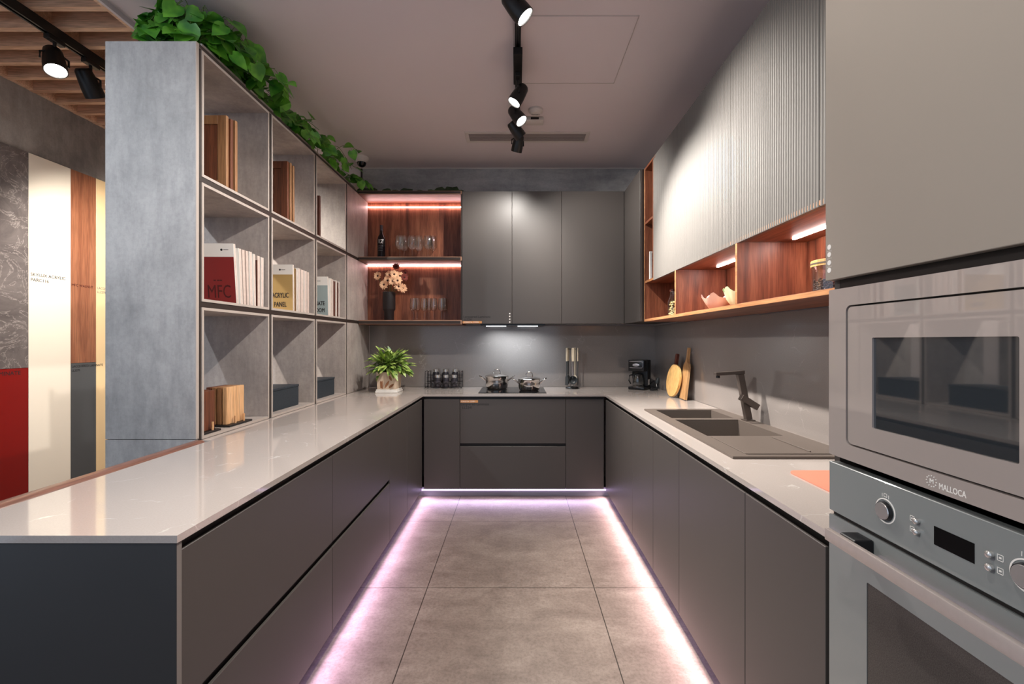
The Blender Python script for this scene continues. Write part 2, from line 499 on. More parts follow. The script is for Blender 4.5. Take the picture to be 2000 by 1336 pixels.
M['ov'] = mat('grey_oven_glass', lin(128, 132, 131), 0.35, 0.0, coat=1.0, var=0)
M['ovwin'] = mat('oven_window', lin(70, 66, 64), 0.12, 0.0, spec=0.6, var=0.3, vscale=500)
M['bowlp'] = mat('pink_bowl', lin(240, 196, 172), 0.35, var=0.02)
M['bowlpi'] = mat('mauve_bowl_inside', lin(226, 196, 196), 0.35, var=0.02)
M['bowlg'] = mat('pale_green_bowl', lin(232, 236, 190), 0.35, var=0.02)
M['bowlgi'] = mat('green_bowl_inside', lin(120, 170, 118), 0.35, var=0.02)
M['pasta'] = mat('pasta_shells', lin(240, 222, 160), 0.6, var=0.15, vscale=60)
M['beans'] = mat('coffee_bean', lin(74, 40, 36), 0.4, var=0.4, vscale=120)
M['teapic'] = mat('picture_print', lin(120, 150, 150), 0.4, var=0.6, vscale=40)
M['gpanel'] = concrete('grey_sample', lin(112, 104, 102), lin(138, 130, 127), 0.5)
M['led'] = emit('led_strip_pinkwhite', (1.0, 0.64, 0.63, 1), 34)
M['led2'] = emit('led_strip_white', (1.0, 0.78, 0.74, 1), 75)
M['ledk'] = emit('led_strip_lilac', (0.72, 0.52, 1.0, 1), 4.0)
M['kick'] = mat('kick_board', lin(150, 148, 152), 0.45, var=0.03)
M['lens'] = emit('lamp_lens', (1.0, 0.95, 0.88, 1), 18)
M['lensoff'] = mat('unlit_lens', lin(60, 58, 56), 0.2, var=0)
M['hoodled'] = emit('hood_light_bar', (0.85, 0.93, 1.0, 1), 4)
M['orange'] = mat('orange_sticker', lin(214, 150, 92), 0.6, var=0.04)
M['disp'] = mat('display_black', lin(14, 14, 15), 0.12, var=0)
M['vent'] = mat('vent_grey', lin(165, 155, 152), 0.6, var=0.03)
M['ventdark'] = mat('vent_shadow', lin(92, 84, 82), 0.7, var=0.03)
M['silver'] = mat('silver_plate', lin(205, 205, 215), 0.25, 0.8, var=0)
M['handleg'] = mat('cream_handle', lin(214, 198, 172), 0.5, var=0.05)
M['nylon'] = mat('dark_nylon', lin(52, 56, 58), 0.35, var=0.05)

# ================================================================== the setting
H0 = 0.889           # worktop height
ZC = 3.06            # ceiling
XL, XR = -0.803, 0.750       # worktop front edges
YB = 3.889           # back worktop front edge
YW = 4.51            # back wall
XW = 1.365           # right wall
def struct(name, mb, m, loc=None):
    return tag(obj(name, mb, m, loc=loc), kind='structure')
struct('floor', MB().box(-3.40, 1.50, -1.9, 4.70, -0.08, 0.0), M['floor'])
struct('ceiling', MB().box(-2.06, 1.50, -0.9, 4.70, ZC, ZC+0.10), M['paint'])
struct('wall_back', MB().box(-3.40, 1.50, YW+0.012, YW+0.15, 0, 3.4), M['wallp'])
struct('wall_right', MB().box(XW+0.012, XW+0.15, -1.9, YW, 0, 3.3), M['wallp'])
struct('wall_left', MB().box(-3.45, -3.30, 1.7, YW, 0, 3.4), M['conc_wall'])
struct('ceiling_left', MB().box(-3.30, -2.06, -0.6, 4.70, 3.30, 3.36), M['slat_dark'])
# timber louvre ceiling of the neighbouring bay: one fixed piece of the shell
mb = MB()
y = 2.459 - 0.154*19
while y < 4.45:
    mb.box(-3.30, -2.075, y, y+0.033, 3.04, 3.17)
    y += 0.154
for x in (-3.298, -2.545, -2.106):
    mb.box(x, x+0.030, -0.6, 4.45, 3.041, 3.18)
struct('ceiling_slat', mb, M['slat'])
struct('trim_1', MB().box(-2.075, -2.060, -0.6, 4.50, 3.03, 3.30), M['paint'])
struct('trim_2', MB().box(-1.530, XW, YW-0.004, YW+0.011, 2.70, ZC-0.001), M['conc_band'])
struct('trim_3', MB().box(-1.548, -1.531, YW-0.008, YW+0.011, 2.70, ZC-0.01), M['frame'])
struct('trim_4', MB().box(-1.530, XW, YW-0.010, YW-0.005, ZC-0.012, ZC-0.001), M['plastic_w'])

sp = MB().box(-1.46, XW, YW-0.002, YW+0.011, H0+0.001, 1.497)
one('backsplash', sp, M['splash'], 'grey veined quartz splashback on the end wall behind the cooktop', 'backsplash', (0, YW, H0))
sp = MB().box(XW, XW+0.011, 1.10, YW-0.004, H0+0.001, 1.496)
one('backsplash', sp, M['splash'], 'grey veined quartz splashback on the right wall behind the sink tap', 'backsplash', (XW, 2.8, H0))

# ------------------------------------------------------------------ worktop (U-shape, with sink cut-out)
SX0, SX1, SY0, SY1 = 0.838, 1.338, 1.768, 3.000
xs = [-1.463, -1.413, XL, XR, SX0+0.02, SX1-0.02, XW-0.002]
ys = [1.075, 1.102, SY0+0.02, 2.072, SY1-0.02, YB, YW-0.003]
def inc(x, y):
    if SX0+0.02 < x < SX1-0.02 and SY0+0.02 < y < SY1-0.02: return False
    if x < XL: return x > -1.413 or y > 2.10
    if x < XR: return y > YB
    return y > 1.102
ys = [1.075, 1.102, SY0+0.02, 2.098, SY1-0.02, YB, YW-0.003]
mb = MB().slab(xs, ys, inc, H0-0.018, H0)
one('worktop', mb, M['worktop'], 'pale greige quartz worktop running in a U over all base cabinets', 'countertop', (0, YW-0.3, H0))
mb = MB()
pr = [(-1.466, 0.86), (-1.466, 0.895)] + [(-1.4385+0.0245*math.sin(a), 0.872+0.024*math.cos(a)+0.001) for a in (0, 0.4, 0.8, 1.2, 1.57)] + [(-1.4137, 0.86)]
mb.prism([(p[0], p[1]) for p in pr], 2.9, Matrix(((1, 0, 0, 0), (0, 0, 1, -0.83), (0, 1, 0, 0), (0, 0, 0, 1))))
one('worktop_nosing', mb, M['copper'], 'rounded brown wooden nosing along the outer back edge of the left worktop', 'trim', (-1.44, 0.6, 0.86))

# ------------------------------------------------------------------ base cabinets
DT, DB = 0.846, 0.077      # door top / bottom
def front(side, u0, u1, z0, z1, th=0.010, lip=True):
    """one door or drawer front; u runs along the cabinet run"""
    g = 0.0016
    mb = MB()
    if side == 'L':
        mb.box(XL-0.006-th, XL-0.006, u0+g, u1-g, z0, z1, 0.0012)
    elif side == 'R':
        mb.box(XR+0.003, XR+0.003+th, u0+g, u1-g, z0, z1, 0.0012)
    else:
        mb.box(u0+g, u1-g, YB+0.012, YB+0.012+th, z0, z1, 0.0012)
    return mb
def carcass(side, u0, u1):
    g = 0.0005
    if side == 'L':
        return MB().box(-1.405, XL-0.030, u0+g, u1-g, DB+0.003, 0.869)
    if side == 'R':
        return MB().box(XR+0.030, XW-0.003, u0+g, u1-g, DB+0.003, 0.690 if u0 < 3.0 else 0.869)
    return MB().box(u0+g, u1-g, YB+0.036, YW-0.005, DB+0.003, 0.869)
def channel(side, u0, u1, z0, z1):
    g = 0.0008
    if side == 'L':
        return MB().box(XL-0.0295, XL-0.022, u0+g, u1-g, z0, z1)
    if side == 'R':
        return MB().box(XR+0.0225, XR+0.0295, u0+g, u1-g, z0, z1)
    return MB().box(u0+g, u1-g, YB+0.0315, YB+0.0355, z0, z1)
def base_unit(side, u0, u1, kind, label, loc, extra=None):
    t = thing('base_cabinet', label, 'cabinet', loc, 'handleless taupe base cabinets')
    obj('carcass', carcass(side, u0, u1), M['carc'], t)
    if kind == 'drawers':
        obj('drawer_front', front(side, u0, u1, 0.468, DT), M['door'], t)
        obj('drawer_front', front(side, u0, u1, DB, 0.442), M['door'], t)
        obj('finger_channel', channel(side, u0, u1, 0.43, 0.48), M['gola'], t)
    elif kind == 'door':
        obj('door', front(side, u0, u1, DB, DT), M['door'], t)
    obj('finger_channel', channel(side, u0, u1, 0.83, 0.870), M['gola'], t)
    return t
u = base_unit('L', 1.096, 1.994, 'drawers', 'near left base cabinet with two wide taupe drawers, at the open end of the worktop', (-1.1, 1.5, 0))
mb = MB().box(-1.412, XL-0.003, 1.077, 1.095, 0.0, 0.869, 0.001)
e = obj('end_panel', mb, M['charcoal'], u, label='dark charcoal end panel')
edge_mat(e, M['door_edge'], lambda n: n.x > 0.9)
base_unit('L', 1.994, 2.890, 'drawers', 'second left base cabinet with two wide taupe drawers, below the bookcase middle', (-1.1, 2.4, 0))
base_unit('L', 2.890, 3.350, 'door', 'narrow single-door taupe base cabinet after the left drawers', (-1.1, 3.1, 0))
base_unit('L', 3.350, 3.868, 'door', 'taupe corner door panel at the far end of the left run', (-1.1, 3.6, 0))
c = base_unit('B', -0.800, -0.491, 'door', 'tall narrow taupe door cabinet left of the cooktop drawers', (-0.65, 4.2, 0))
c = base_unit('B', -0.491, 0.417, 'drawers', 'two-drawer taupe cabinet directly under the black cooktop', (-0.04, 4.2, 0))
yf = YB+0.0115
mb = MB().text('Lacquered Laminate', 0.030, (-0.484, yf, 0.795), (1, 0, 0), (0, 0, 1)).text('LL2241', 0.030, (-0.470, yf, 0.765), (1, 0, 0), (0, 0, 1))
obj('sticker_lettering', mb, M['ink'], c, label='dark printed sticker text')
mb = MB().box(-0.486, -0.335, yf-0.0004, yf+0.0003, 0.817, 0.838)
st = obj('sticker', mb, M['orange'], c, label='orange sticker strip')
mb = MB().text('FORESTA 2209M', 0.017, (-0.482, yf-0.0006, 0.8215), (1, 0, 0), (0, 0, 1))
obj('sticker_text', mb, M['white'], st)
base_unit('B', 0.417, 0.745, 'door', 'tall narrow taupe door cabinet right of the cooktop drawers', (0.58, 4.2, 0))
base_unit('R', 1.110, 1.504, 'door', 'taupe base cabinet door nearest the oven on the right run', (1.05, 1.3, 0))
base_unit('R', 1.504, 2.118, 'door', 'wide taupe base cabinet door below the sink drainboard', (1.05, 1.8, 0))
base_unit('R', 2.118, 2.522, 'door', 'taupe base cabinet door below the large sink bowl', (1.05, 2.3, 0))
base_unit('R', 2.522, 2.974, 'door', 'taupe base cabinet door below the small far sink bowl', (1.05, 2.75, 0))
base_unit('R', 2.974, 3.868, 'door', 'far taupe door panel of the right run, below the coffee maker', (1.05, 3.4, 0))

one('toe_kick', MB().box(-0.882, -0.868, 1.096, YB+0.075, 0.001, DB), M['kick'], 'recessed metal toe kick under the left drawers, glowing lilac', 'toe kick', (-0.875, 2.4, 0))
one('toe_kick', MB().box(-0.866, 0.813, YB+0.062, YB+0.076, 0.001, DB), M['kick'], 'recessed metal toe kick under the cooktop cabinets, lit lilac', 'toe kick', (0, YB+0.07, 0))
one('toe_kick', MB().box(0.815, 0.829, 1.11, YB+0.075, 0.001, DB), M['kick'], 'recessed metal toe kick under the sink-side cabinets, glowing pink', 'toe kick', (0.82, 2.4, 0))

# ------------------------------------------------------------------ tall oven housing
XT = 0.748
t = thing('tall_cabinet', 'tall grey-beige appliance cabinet with upper door above the built-in microwave', 'cabinet', (1.05, 0.8, 0))
mb = MB()
mb.box(XT+0.022, XW-0.003, 1.086, 1.104, 0.08, 2.728)
mb.box(XT+0.022, XW-0.003, 0.470, 0.488, 0.08, 2.728)
mb.box(XW-0.02, XW-0.004, 0.488, 1.086, 0.08, 2.728)
for z in (0.08, 0.455, 1.066, 1.476, 2.71):
    mb.box(XT+0.04, XW-0.02, 0.488, 1.086, z, z+0.016)
mb.box(XT+0.06, XW-0.02, 0.488, 1.086, 0.0, 0.079)
obj('carcass', mb, M['carc'], t)
obj('door', MB().box(XT, XT+0.020, 0.472, 1.1045, 1.494, 2.726, 0.0012), M['tall'], t)
obj('drawer_front', MB().box(XT, XT+0.020, 0.472, 1.1045, 0.08, 0.440, 0.0012), M['door'], t)
obj('finger_channel', MB().box(XT+0.022, XT+0.030, 0.489, 1.085, 1.470, 1.52), M['gola'], t)
for k, z in enumerate((1.5735, 1.5555, 1.536, 1.518)):
    mb = MB().cyl((XT-0.0006, 1.0905, z), (XT+0.0002, 1.0905, z), 0.0062, n=20)
    d = obj('round_sticker', mb, M['white'], t, label='small white round sticker')
    mb = MB()
    for q in range(2):
        mb.box(XT-0.0003, XT+0.0001, 1.082, 1.099, z-0.0088-0.002*q, z-0.0082-0.002*q)
    if k != 3:
        obj('sticker_text', mb, M['plastic_w'], d)
    else:
        mb.bm.free()

# microwave
XM = 0.735
def rrect(y0, y1, z0, z1, r, n=5):
    pts = []
    for (cy, cz, a0) in ((y1-r, z1-r, 0), (y0+r, z1-r, 90), (y0+r, z0+r, 180), (y1-r, z0+r, 270)):
        for k in range(n+1):
            a = math.radians(a0+90*k/n)
            pts.append((cy+r*math.cos(a), cz+r*math.sin(a)))
    return pts
# local (y,z,depth) -> world: polygon in (Y,Z), extruded along +X
def yz(x):
    return Matrix(((0, 0, 1, x), (1, 0, 0, 0), (0, 1, 0, 0), (0, 0, 0, 1)))
t = thing('microwave', 'taupe glass built-in microwave above the oven', 'microwave', (0.95, 0.78, 1.082))
mb = MB()
DY0, DY1, DZ0, DZ1 = 0.548, 1.018, 1.118, 1.428
def ring_panel(x0, x1, outer, inner):
    mb = MB()
    bm = mb.bm
    n = len(outer)
    def loop(pts, x):
        return [bm.verts.new((x, p[0], p[1])) for p in pts]
    a, b, c, d = loop(outer, x0), loop(inner, x0), loop(outer, x1), loop(inner, x1)
    for k in range(n):
        k2 = (k+1) % n
        bm.faces.new((a[k], a[k2], b[k2], b[k])); bm.faces.new((c[k], d[k], d[k2], c[k2]))
        bm.faces.new((a[k], c[k], c[k2], a[k2])); bm.faces.new((b[k], b[k2], d[k2], d[k]))
    return mb
out = rrect(0.489, 1.073, 1.084, 1.468, 0.004)
inn = rrect(DY0, DY1, DZ0, DZ1, 0.014)
obj('frame', ring_panel(XM, XM+0.030, out, inn), M['mw'], t)
obj('recess', MB().box(XM+0.022, XM+0.38, 0.53, 1.035, 1.10, 1.44), M['blackp'], t)
door = ring_panel(XM+0.002, XM+0.018, rrect(DY0+0.0035, DY1-0.0035, DZ0+0.0035, DZ1-0.0035, 0.011), rrect(0.668, 0.945, 1.168, 1.356, 0.003))
dd = obj('door', door, M['mw'], t)
w = MB().prism(rrect(0.668, 0.945, 1.168, 1.356, 0.003), 0.004, yz(XM+0.006))
obj('window_glass', w, M['mwwin'], dd)
mb = MB().text('MALLOCA', 0.0148, (XM-0.0002, 0.7935, 1.0915), (0, -1, 0), (0, 0, 1), bold=0.0004, sx=0.71, depth=0.00012)
lc = (0.8070, 1.1005)
mb.text('M', 0.0115, (XM-0.0002, lc[0], 1.0965), (0, -1, 0), (0, 0, 1), 'CENTER', bold=0.0004, depth=0.00012)
for k in range(12):
    a = 2*PI*k/12
    p0 = (XM-0.0004, lc[0]+0.0086*math.cos(a), lc[1]+0.0086*math.sin(a))
    p1 = (XM-0.0004, lc[0]+0.0105*math.cos(a), lc[1]+0.0105*math.sin(a))
    mb.cyl(p0, p1, 0.0009, n=6)
obj('logo_lettering', mb, M['white'], t, label='white round emblem and lettering')

# oven
t = thing('oven', 'grey glass built-in oven with steel bar handle below the microwave', 'oven', (0.95, 0.78, 0.46))
mb = MB().box(XM+0.024, XM+0.50, 0.52, 1.05, 0.475, 1.058)
obj('body', mb, M['blackp'], t)
mb = MB().box(XM, XM+0.022, 0.489, 1.072, 0.9535, 1.067, 0.0012)
cp = obj('control_panel', mb, M['ov'], t)
obj('panel_channel', MB().box(XM+0.008, XM+0.020, 0.489, 1.068, 0.944, 0.9535), M['gola'], t)
for ky in (0.908, 0.6545):
    kz = 1.010
    mb = MB().cyl((XM-0.0075, ky, kz), (XM-0.001, ky, kz), 0.0176, 0.0190, n=32)
    k = obj('knob', mb, M['blackp'], t, label='control knob with steel face')
    mb = MB().cyl((XM-0.0090, ky, kz), (XM-0.0075, ky, kz), 0.0158, 0.0166, n=32)
    obj('knob_face', mb, M['cap'], k)
    mb = MB()
    mb.lathe([(0.0222, 0), (0.0222, 0.001), (0.0245, 0.001), (0.0245, 0)], (0, 0, 0), 36, closed=True)
    mb.xf(Matrix.Translation((XM-0.001, ky, kz)) @ Matrix.Rotation(PI/2, 4, 'Y'))
    obj('dial_ring', mb, M['white'], k)
    mb = MB()
    for dy in (-0.0035, 0.0035):
        mb.box(XM-0.0006, XM+0.0001, ky+dy-0.0004, ky+dy+0.0004, kz+0.0285, kz+0.033)
    for dz in (0.0275, 0.0335):
        mb.box(XM-0.0006, XM+0.0001, ky-0.0039, ky+0.0039, kz+dz, kz+dz+0.0008)
    for dy in (-0.008, 0.008):
        mb.box(XM-0.0006, XM+0.0001, ky+dy-0.0004, ky+dy+0.0004, kz+0.026, kz+0.033)
    obj('dial_icon', mb, M['white'], k)
for (by, bz, side) in ((0.834, 1.019, 1), (0.834, 0.999, 1), (0.7045, 1.019, -1), (0.7045, 0.999, -1)):
    mb = MB().cyl((XM-0.006, by, bz), (XM-0.0002, by, bz), 0.0050, 0.0044, n=16)
    mb.sphere((XM-0.0062, by, bz), 0.0056, 14, (0.6, 1, 1))
    b = obj('button', mb, M['cap'], t, label='small steel push button')
    iy = by+0.0125*side
    mb = MB()
    for dy in (-0.0042, 0.0042):
        mb.box(XM-0.0006, XM+0.0001, iy+dy-0.0004, iy+dy+0.0004, bz-0.0045, bz+0.0045)
    for dz in (-0.0048, 0.0042):
        mb.box(XM-0.0006, XM+0.0001, iy-0.0046, iy+0.0046, bz+dz, bz+dz+0.0007)
    mb.box(XM-0.0006, XM+0.0001, iy-0.0018, iy+0.0018, bz-0.0012, bz+0.0012)
    obj('button_icon', mb, M['white'], b)
obj('display', MB().box(XM-0.0007, XM+0.001, 0.731, 0.802, 0.991, 1.0235), M['disp'], t)
dz1 = 0.944
out = [(p[0], p[1]) for p in rrect(0.489, 1.072, 0.470, dz1, 0.004)]
dw = ring_panel(XM, XM+0.024, out, rrect(0.600, 0.957, 0.500, 0.842, 0.004))
d = obj('door', dw, M['ov'], t)
obj('window_glass', MB().prism(rrect(0.600, 0.957, 0.500, 0.842, 0.004), 0.006, yz(XM+0.0012)), M['ovwin'], d)
h = obj('handle', MB().box(XM-0.052, XM-0.040, 0.540, 1.012, 0.9085, 0.9345, 0.002, 2), M['bar'], t, label='brushed steel bar handle')
for y in (0.955, 0.585):
    obj('handle_mount', MB().box(XM-0.040, XM-0.0005, y-0.018, y+0.026, 0.906, 0.9375, 0.002), M['blackp'], h)

# ------------------------------------------------------------------ wall cabinets on the end wall
YU = 4.19
ZU0, ZU1 = 1.510, 2.724
def wall_unit(x0, x1, label):
    t = thing('wall_cabinet', label, 'cabinet', ((x0+x1)/2, YU+0.15, ZU0), 'taupe wall cabinets above the cooktop')
    obj('carcass', MB().box(x0+0.0005, x1-0.0005, YU+0.021, YW-0.006, ZU0, ZU1), M['carc'], t)
    obj('door', MB().box(x0+0.0015, x1-0.0015, YU, YU+0.019, ZU0-0.006, ZU1, 0.001), M['door'], t)
    return t
w = wall_unit(-0.507, -0.047, 'taupe wall cabinet beside the wooden wine niche, with small stickers at its foot')
yf = YU-0.0006
mb = MB().text('Lacquered Laminate', 0.031, (-0.497, yf, 1.558), (1, 0, 0), (0, 0, 1)).text('LL2241', 0.026, (-0.488, yf, 1.534), (1, 0, 0), (0, 0, 1))
obj('sticker_lettering', mb, M['ink'], w, label='dark printed sticker text')
st = obj('sticker', MB().box(-0.501, -0.325, yf, YU+0.0003, 1.507, 1.528), M['orange'], w, label='orange sticker strip')
obj('sticker_text', MB().text('FORESTA 2209M', 0.019, (-0.490, yf-0.0004, 1.511), (1, 0, 0), (0, 0, 1)), M['white'], st)
for z in (1.597, 1.572, 1.546, 1.520):
    obj('round_sticker', MB().cyl((-0.068, yf, z), (-0.068, YU+0.0003, z), 0.0068, n=16), M['white'], w, label='small white round sticker')
wall_unit(-0.047, 0.410, 'middle taupe wall cabinet above the saucepans')
wall_unit(0.410, 0.985, 'widest taupe wall cabinet, right of the range hood')
t = thing('wall_cabinet', 'taupe corner wall cabinet facing left, next to the narrow wooden shelves', 'cabinet', (1.17, 3.9, ZU0), 'taupe wall cabinets above the cooktop')
obj('carcass', MB().box(1.009, XW-0.004, 3.665, YW-0.006, ZU0, ZU1), M['carc'], t)
obj('door', MB().box(0.988, 1.007, 3.660, YU-0.002, ZU0-0.006, ZU1, 0.001), M['door'], t)
obj('filler', MB().box(0.988, 1.008, YU-0.0015, YU+0.1, ZU0-0.006, ZU1, 0.001), M['door'], t)
obj('side_panel', MB().box(1.008, 1.024, 3.656, 3.664, ZU0-0.006, ZU1), M['frame'], t)

t = thing('range_hood', 'slim black range hood under the wall cabinets with two light bars', 'range hood', (0, 4.3, 1.49))
obj('body', MB().box(-0.34, 0.26, 4.215, 4.49, 1.488, 1.5095, 0.002), M['blackp'], t)
for x0, x1 in ((-0.292, -0.105), (0.005, 0.195)):
    obj('light_bar', MB().box(x0, x1, 4.30, 4.318, 1.4835, 1.4878), M['hoodled'], t, label='glowing light bar')

# ------------------------------------------------------------------ right-hand wooden open shelf unit
XU = 1.020
NY0, NY1 = 1.108, 3.652
NZ0, NZ1 = 1.500, 1.806       # niche bottom board underside, board above
t = thing('wall_shelf', 'walnut open wall shelf with lit niches below the fluted doors', 'shelf', (1.19, 2.4, NZ0))
FX = lambda n: n.x < -0.9
edge_mat(obj('bottom_board', MB().box(XU, XW-0.006, NY0, NY1, NZ0, NZ0+0.020, 0.0008), M['walnut_y'], t), M['oakedge'], FX)
obj('back_panel', MB().box(XW-0.020, XW-0.006, NY0, NY1-0.02, NZ0+0.0205, ZU1), M['walnut'], t)
edge_mat(obj('middle_board', MB().box(XU+0.002, XW-0.0205, NY0, NY1-0.0205, NZ1, NZ1+0.018, 0.0008), M['walnut_y'], t), M['oakedge'], FX)
for y in (2.930, 2.112):
    edge_mat(obj('divider', MB().box(XU+0.001, XW-0.0205, y, y+0.020, NZ0+0.0205, NZ1-0.0005, 0.0008), M['walnut'], t), M['oakedge'], FX)
edge_mat(obj('end_panel', MB().box(XU, XW-0.0065, NY1-0.0195, NY1, NZ0+0.0205, ZU1, 0.0008), M['walnut'], t), M['oakedge'], FX)
obj('end_panel', MB().box(XU+0.001, XW-0.0205, NY0, NY0+0.018, NZ0+0.0205, NZ1-0.0005), M['walnut'], t)
obj('upright', MB().box(XU+0.001, XW-0.0205, 3.415, 3.433, NZ1+0.0185, ZU1-0.019), M['walnut'], t)
obj('shelf_board', MB().box(XU, XW-0.0205, 3.4335, NY1-0.0205, 2.272, 2.290, 0.0008), M['walnut_y'], t)
obj('top_board', MB().box(XU, XW-0.0205, 3.36, NY1-0.0205, ZU1-0.018, ZU1), M['walnut_y'], t)
for y0, y1 in ((2.14, 2.80), (1.20, 2.03)):
    obj('led_strip', MB().box(1.228, 1.240, y0, y1, NZ1-0.0060, NZ1-0.0005), M['led2'], t, label='glowing strip light')
# fluted doors
def fluted(y0, y1, label):
    t = thing('wall_cabinet', label, 'cabinet', (1.2, (y0+y1)/2, NZ1+0.02), 'fluted grey wall cabinets')
    obj('carcass', MB().box(XU+0.022, XW-0.021, y0+0.001, y1-0.001, NZ1+0.020, ZU1-0.001 if y1 < 3.3 else ZU1-0.02), M['carc'], t)
    n = round((y1-y0)/0.0155); p = (y1-y0-0.002)/n
    poly = [(y0+0.001, 0.020)]
    poly = []
    for k in range(n):
        a = y0+0.001+k*p
        poly += [(a, 0.006), (a+p*0.16, 0.0018), (a+p*0.36, 0.0), (a+p*0.64, 0.0), (a+p*0.84, 0.0018)]
    poly += [(y1-0.001, 0.006), (y1-0.001, 0.020), (y0+0.001, 0.020)]
    mb = MB()
    # local x = world Y, local y = world X offset, extruded up
    mb.prism(poly, ZU1-0.001-(NZ1-0.004), Matrix(((0, 1, 0, XU-0.001), (1, 0, 0, 0), (0, 0, 1, NZ1-0.004), (0, 0, 0, 1))))
    obj('fluted_door', mb, M['flute'], t, smooth=50)
fluted(2.180, 3.414, 'wide fluted grey wall cabinet next to the narrow wooden shelves')
fluted(1.538, 2.180, 'middle fluted grey wall cabinet above the jar niche')
fluted(1.110, 1.536, 'last fluted grey wall cabinet, mostly hidden behind the tall appliance cabinet')

# ------------------------------------------------------------------ wine niche on the end wall
t = thing('wine_shelf', 'walnut wine niche with two lit shelves beside the wall cabinets', 'shelf', (-0.98, 4.3, 1.5))
WX0, WX1 = -1.462, -0.509
YBK = 4.455
obj('back_panel', MB().box(WX0, WX1, YBK, YW-0.004, 1.497, 2.720), M['walnut'], t)
def nshelf(z0, z1, name):
    s = obj(name, MB().box(WX0, WX1, YU+0.004, YBK-0.0005, z0, z1, 0.0008), M['walnut_x'], t)
    edge_mat(s, M['shelfedge'], lambda n: n.y < -0.9)
    obj('edge_strip', MB().box(WX0, WX1-0.012, YU-0.004, YU+0.0035, z0+0.008, z1-0.008), M['frame'], s)
nshelf(1.497, 1.538, 'shelf_board')
nshelf(2.086, 2.123, 'shelf_board')
nshelf(2.697, 2.730, 'top_board')
obj('side_panel', MB().box(WX1-0.010, WX1-0.0005, YU+0.006, YBK-0.0005, 1.5385, 2.6965), M['frame'], t)
for z in (2.650, 2.0755):
    s = obj('led_strip', MB().box(WX0+0.004, WX1-0.012, YBK-0.012, YBK-0.001, z, z+0.006), M['led'], t, label='glowing strip light')
obj('shelf_lettering', MB().text('MFC WALNUT  MFC 4501', 0.022, (-1.42, YBK-0.0006, 2.018), (1, 0, 0), (0, 0, 1)), M['deepred'], t)

# ================================================================== bookcase
BX, BD = -1.464, -1.880
BY = [2.105, 2.702, 3.306, 3.910]
BZ = [0.893, 1.518, 2.099, 2.713]
t = thing('bookcase', 'tall concrete-look bookcase of square compartments standing beside the left worktop', 'bookcase', (-1.67, 3.3, 0))
obj('side_panel', MB().box(BD, BX-0.004, 2.077, 2.094, 0.899, 2.716, 0.0008), M['conc'], t)
obj('base_panel', MB().box(BD, BX-0.004, 2.077, 2.094, 0.0, 0.896, 0.0008), M['conc'], t)
obj('edge_strip', MB().box(BX-0.0038, BX, 2.077, 2.094, 0.899, 2.716), M['edge'], t)
obj('plinth', MB().box(BD, BX-0.002, 2.0945, YW-0.004, 0.0, 0.884), M['conc'], t)
fr = MB()
for y0, y1 in [(2.0945, 2.1145)] + [(y-0.0130, y+0.0130) for y in BY[1:]]:
    fr.box(BD, BX-0.005, y0, y1, 0.8845, 2.700)
for z in BZ[1:3]:
    fr.box(BD, BX-0.0035, 2.0948, YW-0.0045, z-0.0130, z+0.0130)
obj('dark_frame', fr, M['frame'], t)
edge_mat(obj('top_board', MB().box(BD, BX+0.001, 2.0945, YW-0.004, 2.7005, 2.7165), M['conc_cell'], t), M['frame'], lambda n: n.x > 0.9)
CELL = {}
for r in range(3):
    z0 = BZ[r]+(0.0135 if r else -0.0025); z1 = BZ[r+1]-0.0135
    for c in range(3):
        y0 = BY[c]+0.0135 if c else 2.115
        y1 = BY[c+1]-0.0135
        w = 0.013
        mb = MB()
        mb.box(BD+0.002, BX, y0, y1, z0, z0+w); mb.box(BD+0.002, BX, y0, y1, z1-w, z1)
        mb.box(BD+0.002, BX, y0, y0+w, z0+w, z1-w); mb.box(BD+0.002, BX, y1-w, y1, z0+w, z1-w)
        o = obj('compartment', mb, [M['conc_cell'], M['edge']], t)
        for p in o.data.polygons:
            if p.normal.x > 0.9 and (p.center.x+ORG[t.name].x) > BX-0.001:
                p.material_index = 1
        CELL[(r, c)] = (y0+w, y1-w, z0+w, z1-w)
    obj('closing_panel', MB().box(BX-0.016, BX-0.0005, BY[3]+0.0135, YW-0.005, z0, z1, 0.0006), M['conc_cell'], t)

# ---- catalogues on the middle row
def book(label, group, yb, th, h, depth, mats, lean=0.0, name='catalogue', twist=0.0, xf=-1.480):
    """standing book: covers square to the bookcase, page edges towards the aisle; yb is its foot on the camera side"""
    zf = CELL[(1, 0)][2]+0.0006+th/2*abs(math.sin(lean))
    th0 = th; th = th*(0.84 if th > 0.018 else 1.0)
    t = thing(name, label, 'book', (xf-depth/2, yb+th/2, zf), group)
    mtx = Matrix.Rotation(twist, 4, 'Z') @ Matrix.Rotation(lean, 4, 'X')
    ct = min(0.0018, th*0.16)
    for nm, m, b in (('pages', mats[1], (-depth/2+0.001, depth/2-0.0008, -th/2+ct, th/2-ct, 0.0004, h-0.002)),
                     ('cover', mats[0], (-depth/2, depth/2, -th/2, -th/2+ct-0.0001, 0, h)),
                     ('cover', mats[0], (-depth/2, depth/2, th/2-ct+0.0001, th/2, 0, h)),
                     ('spine', mats[0], (-depth/2-0.0015, -depth/2, -th/2, th/2, 0, h))):
        mb = MB().box(*b)
        obj(nm, mb, m, t)
        t_o = bpy.data.objects[-1] if False else None
    # geometry above was offset by the thing's origin; put it back to local space
    for ch in t.children:
        ch.data.transform(Matrix.Translation(ORG[t.name]))
    t.rotation_euler = (lean, 0, twist)
    return t
def book_print(t, mb, m, name, label=None):
    me_t = obj(name, mb, m, t, label=label)
    me_t.data.transform(Matrix.Translation(ORG[t.name]))
    return me_t
GB = 'paper catalogues in the bookcase middle row'
D = 0.262
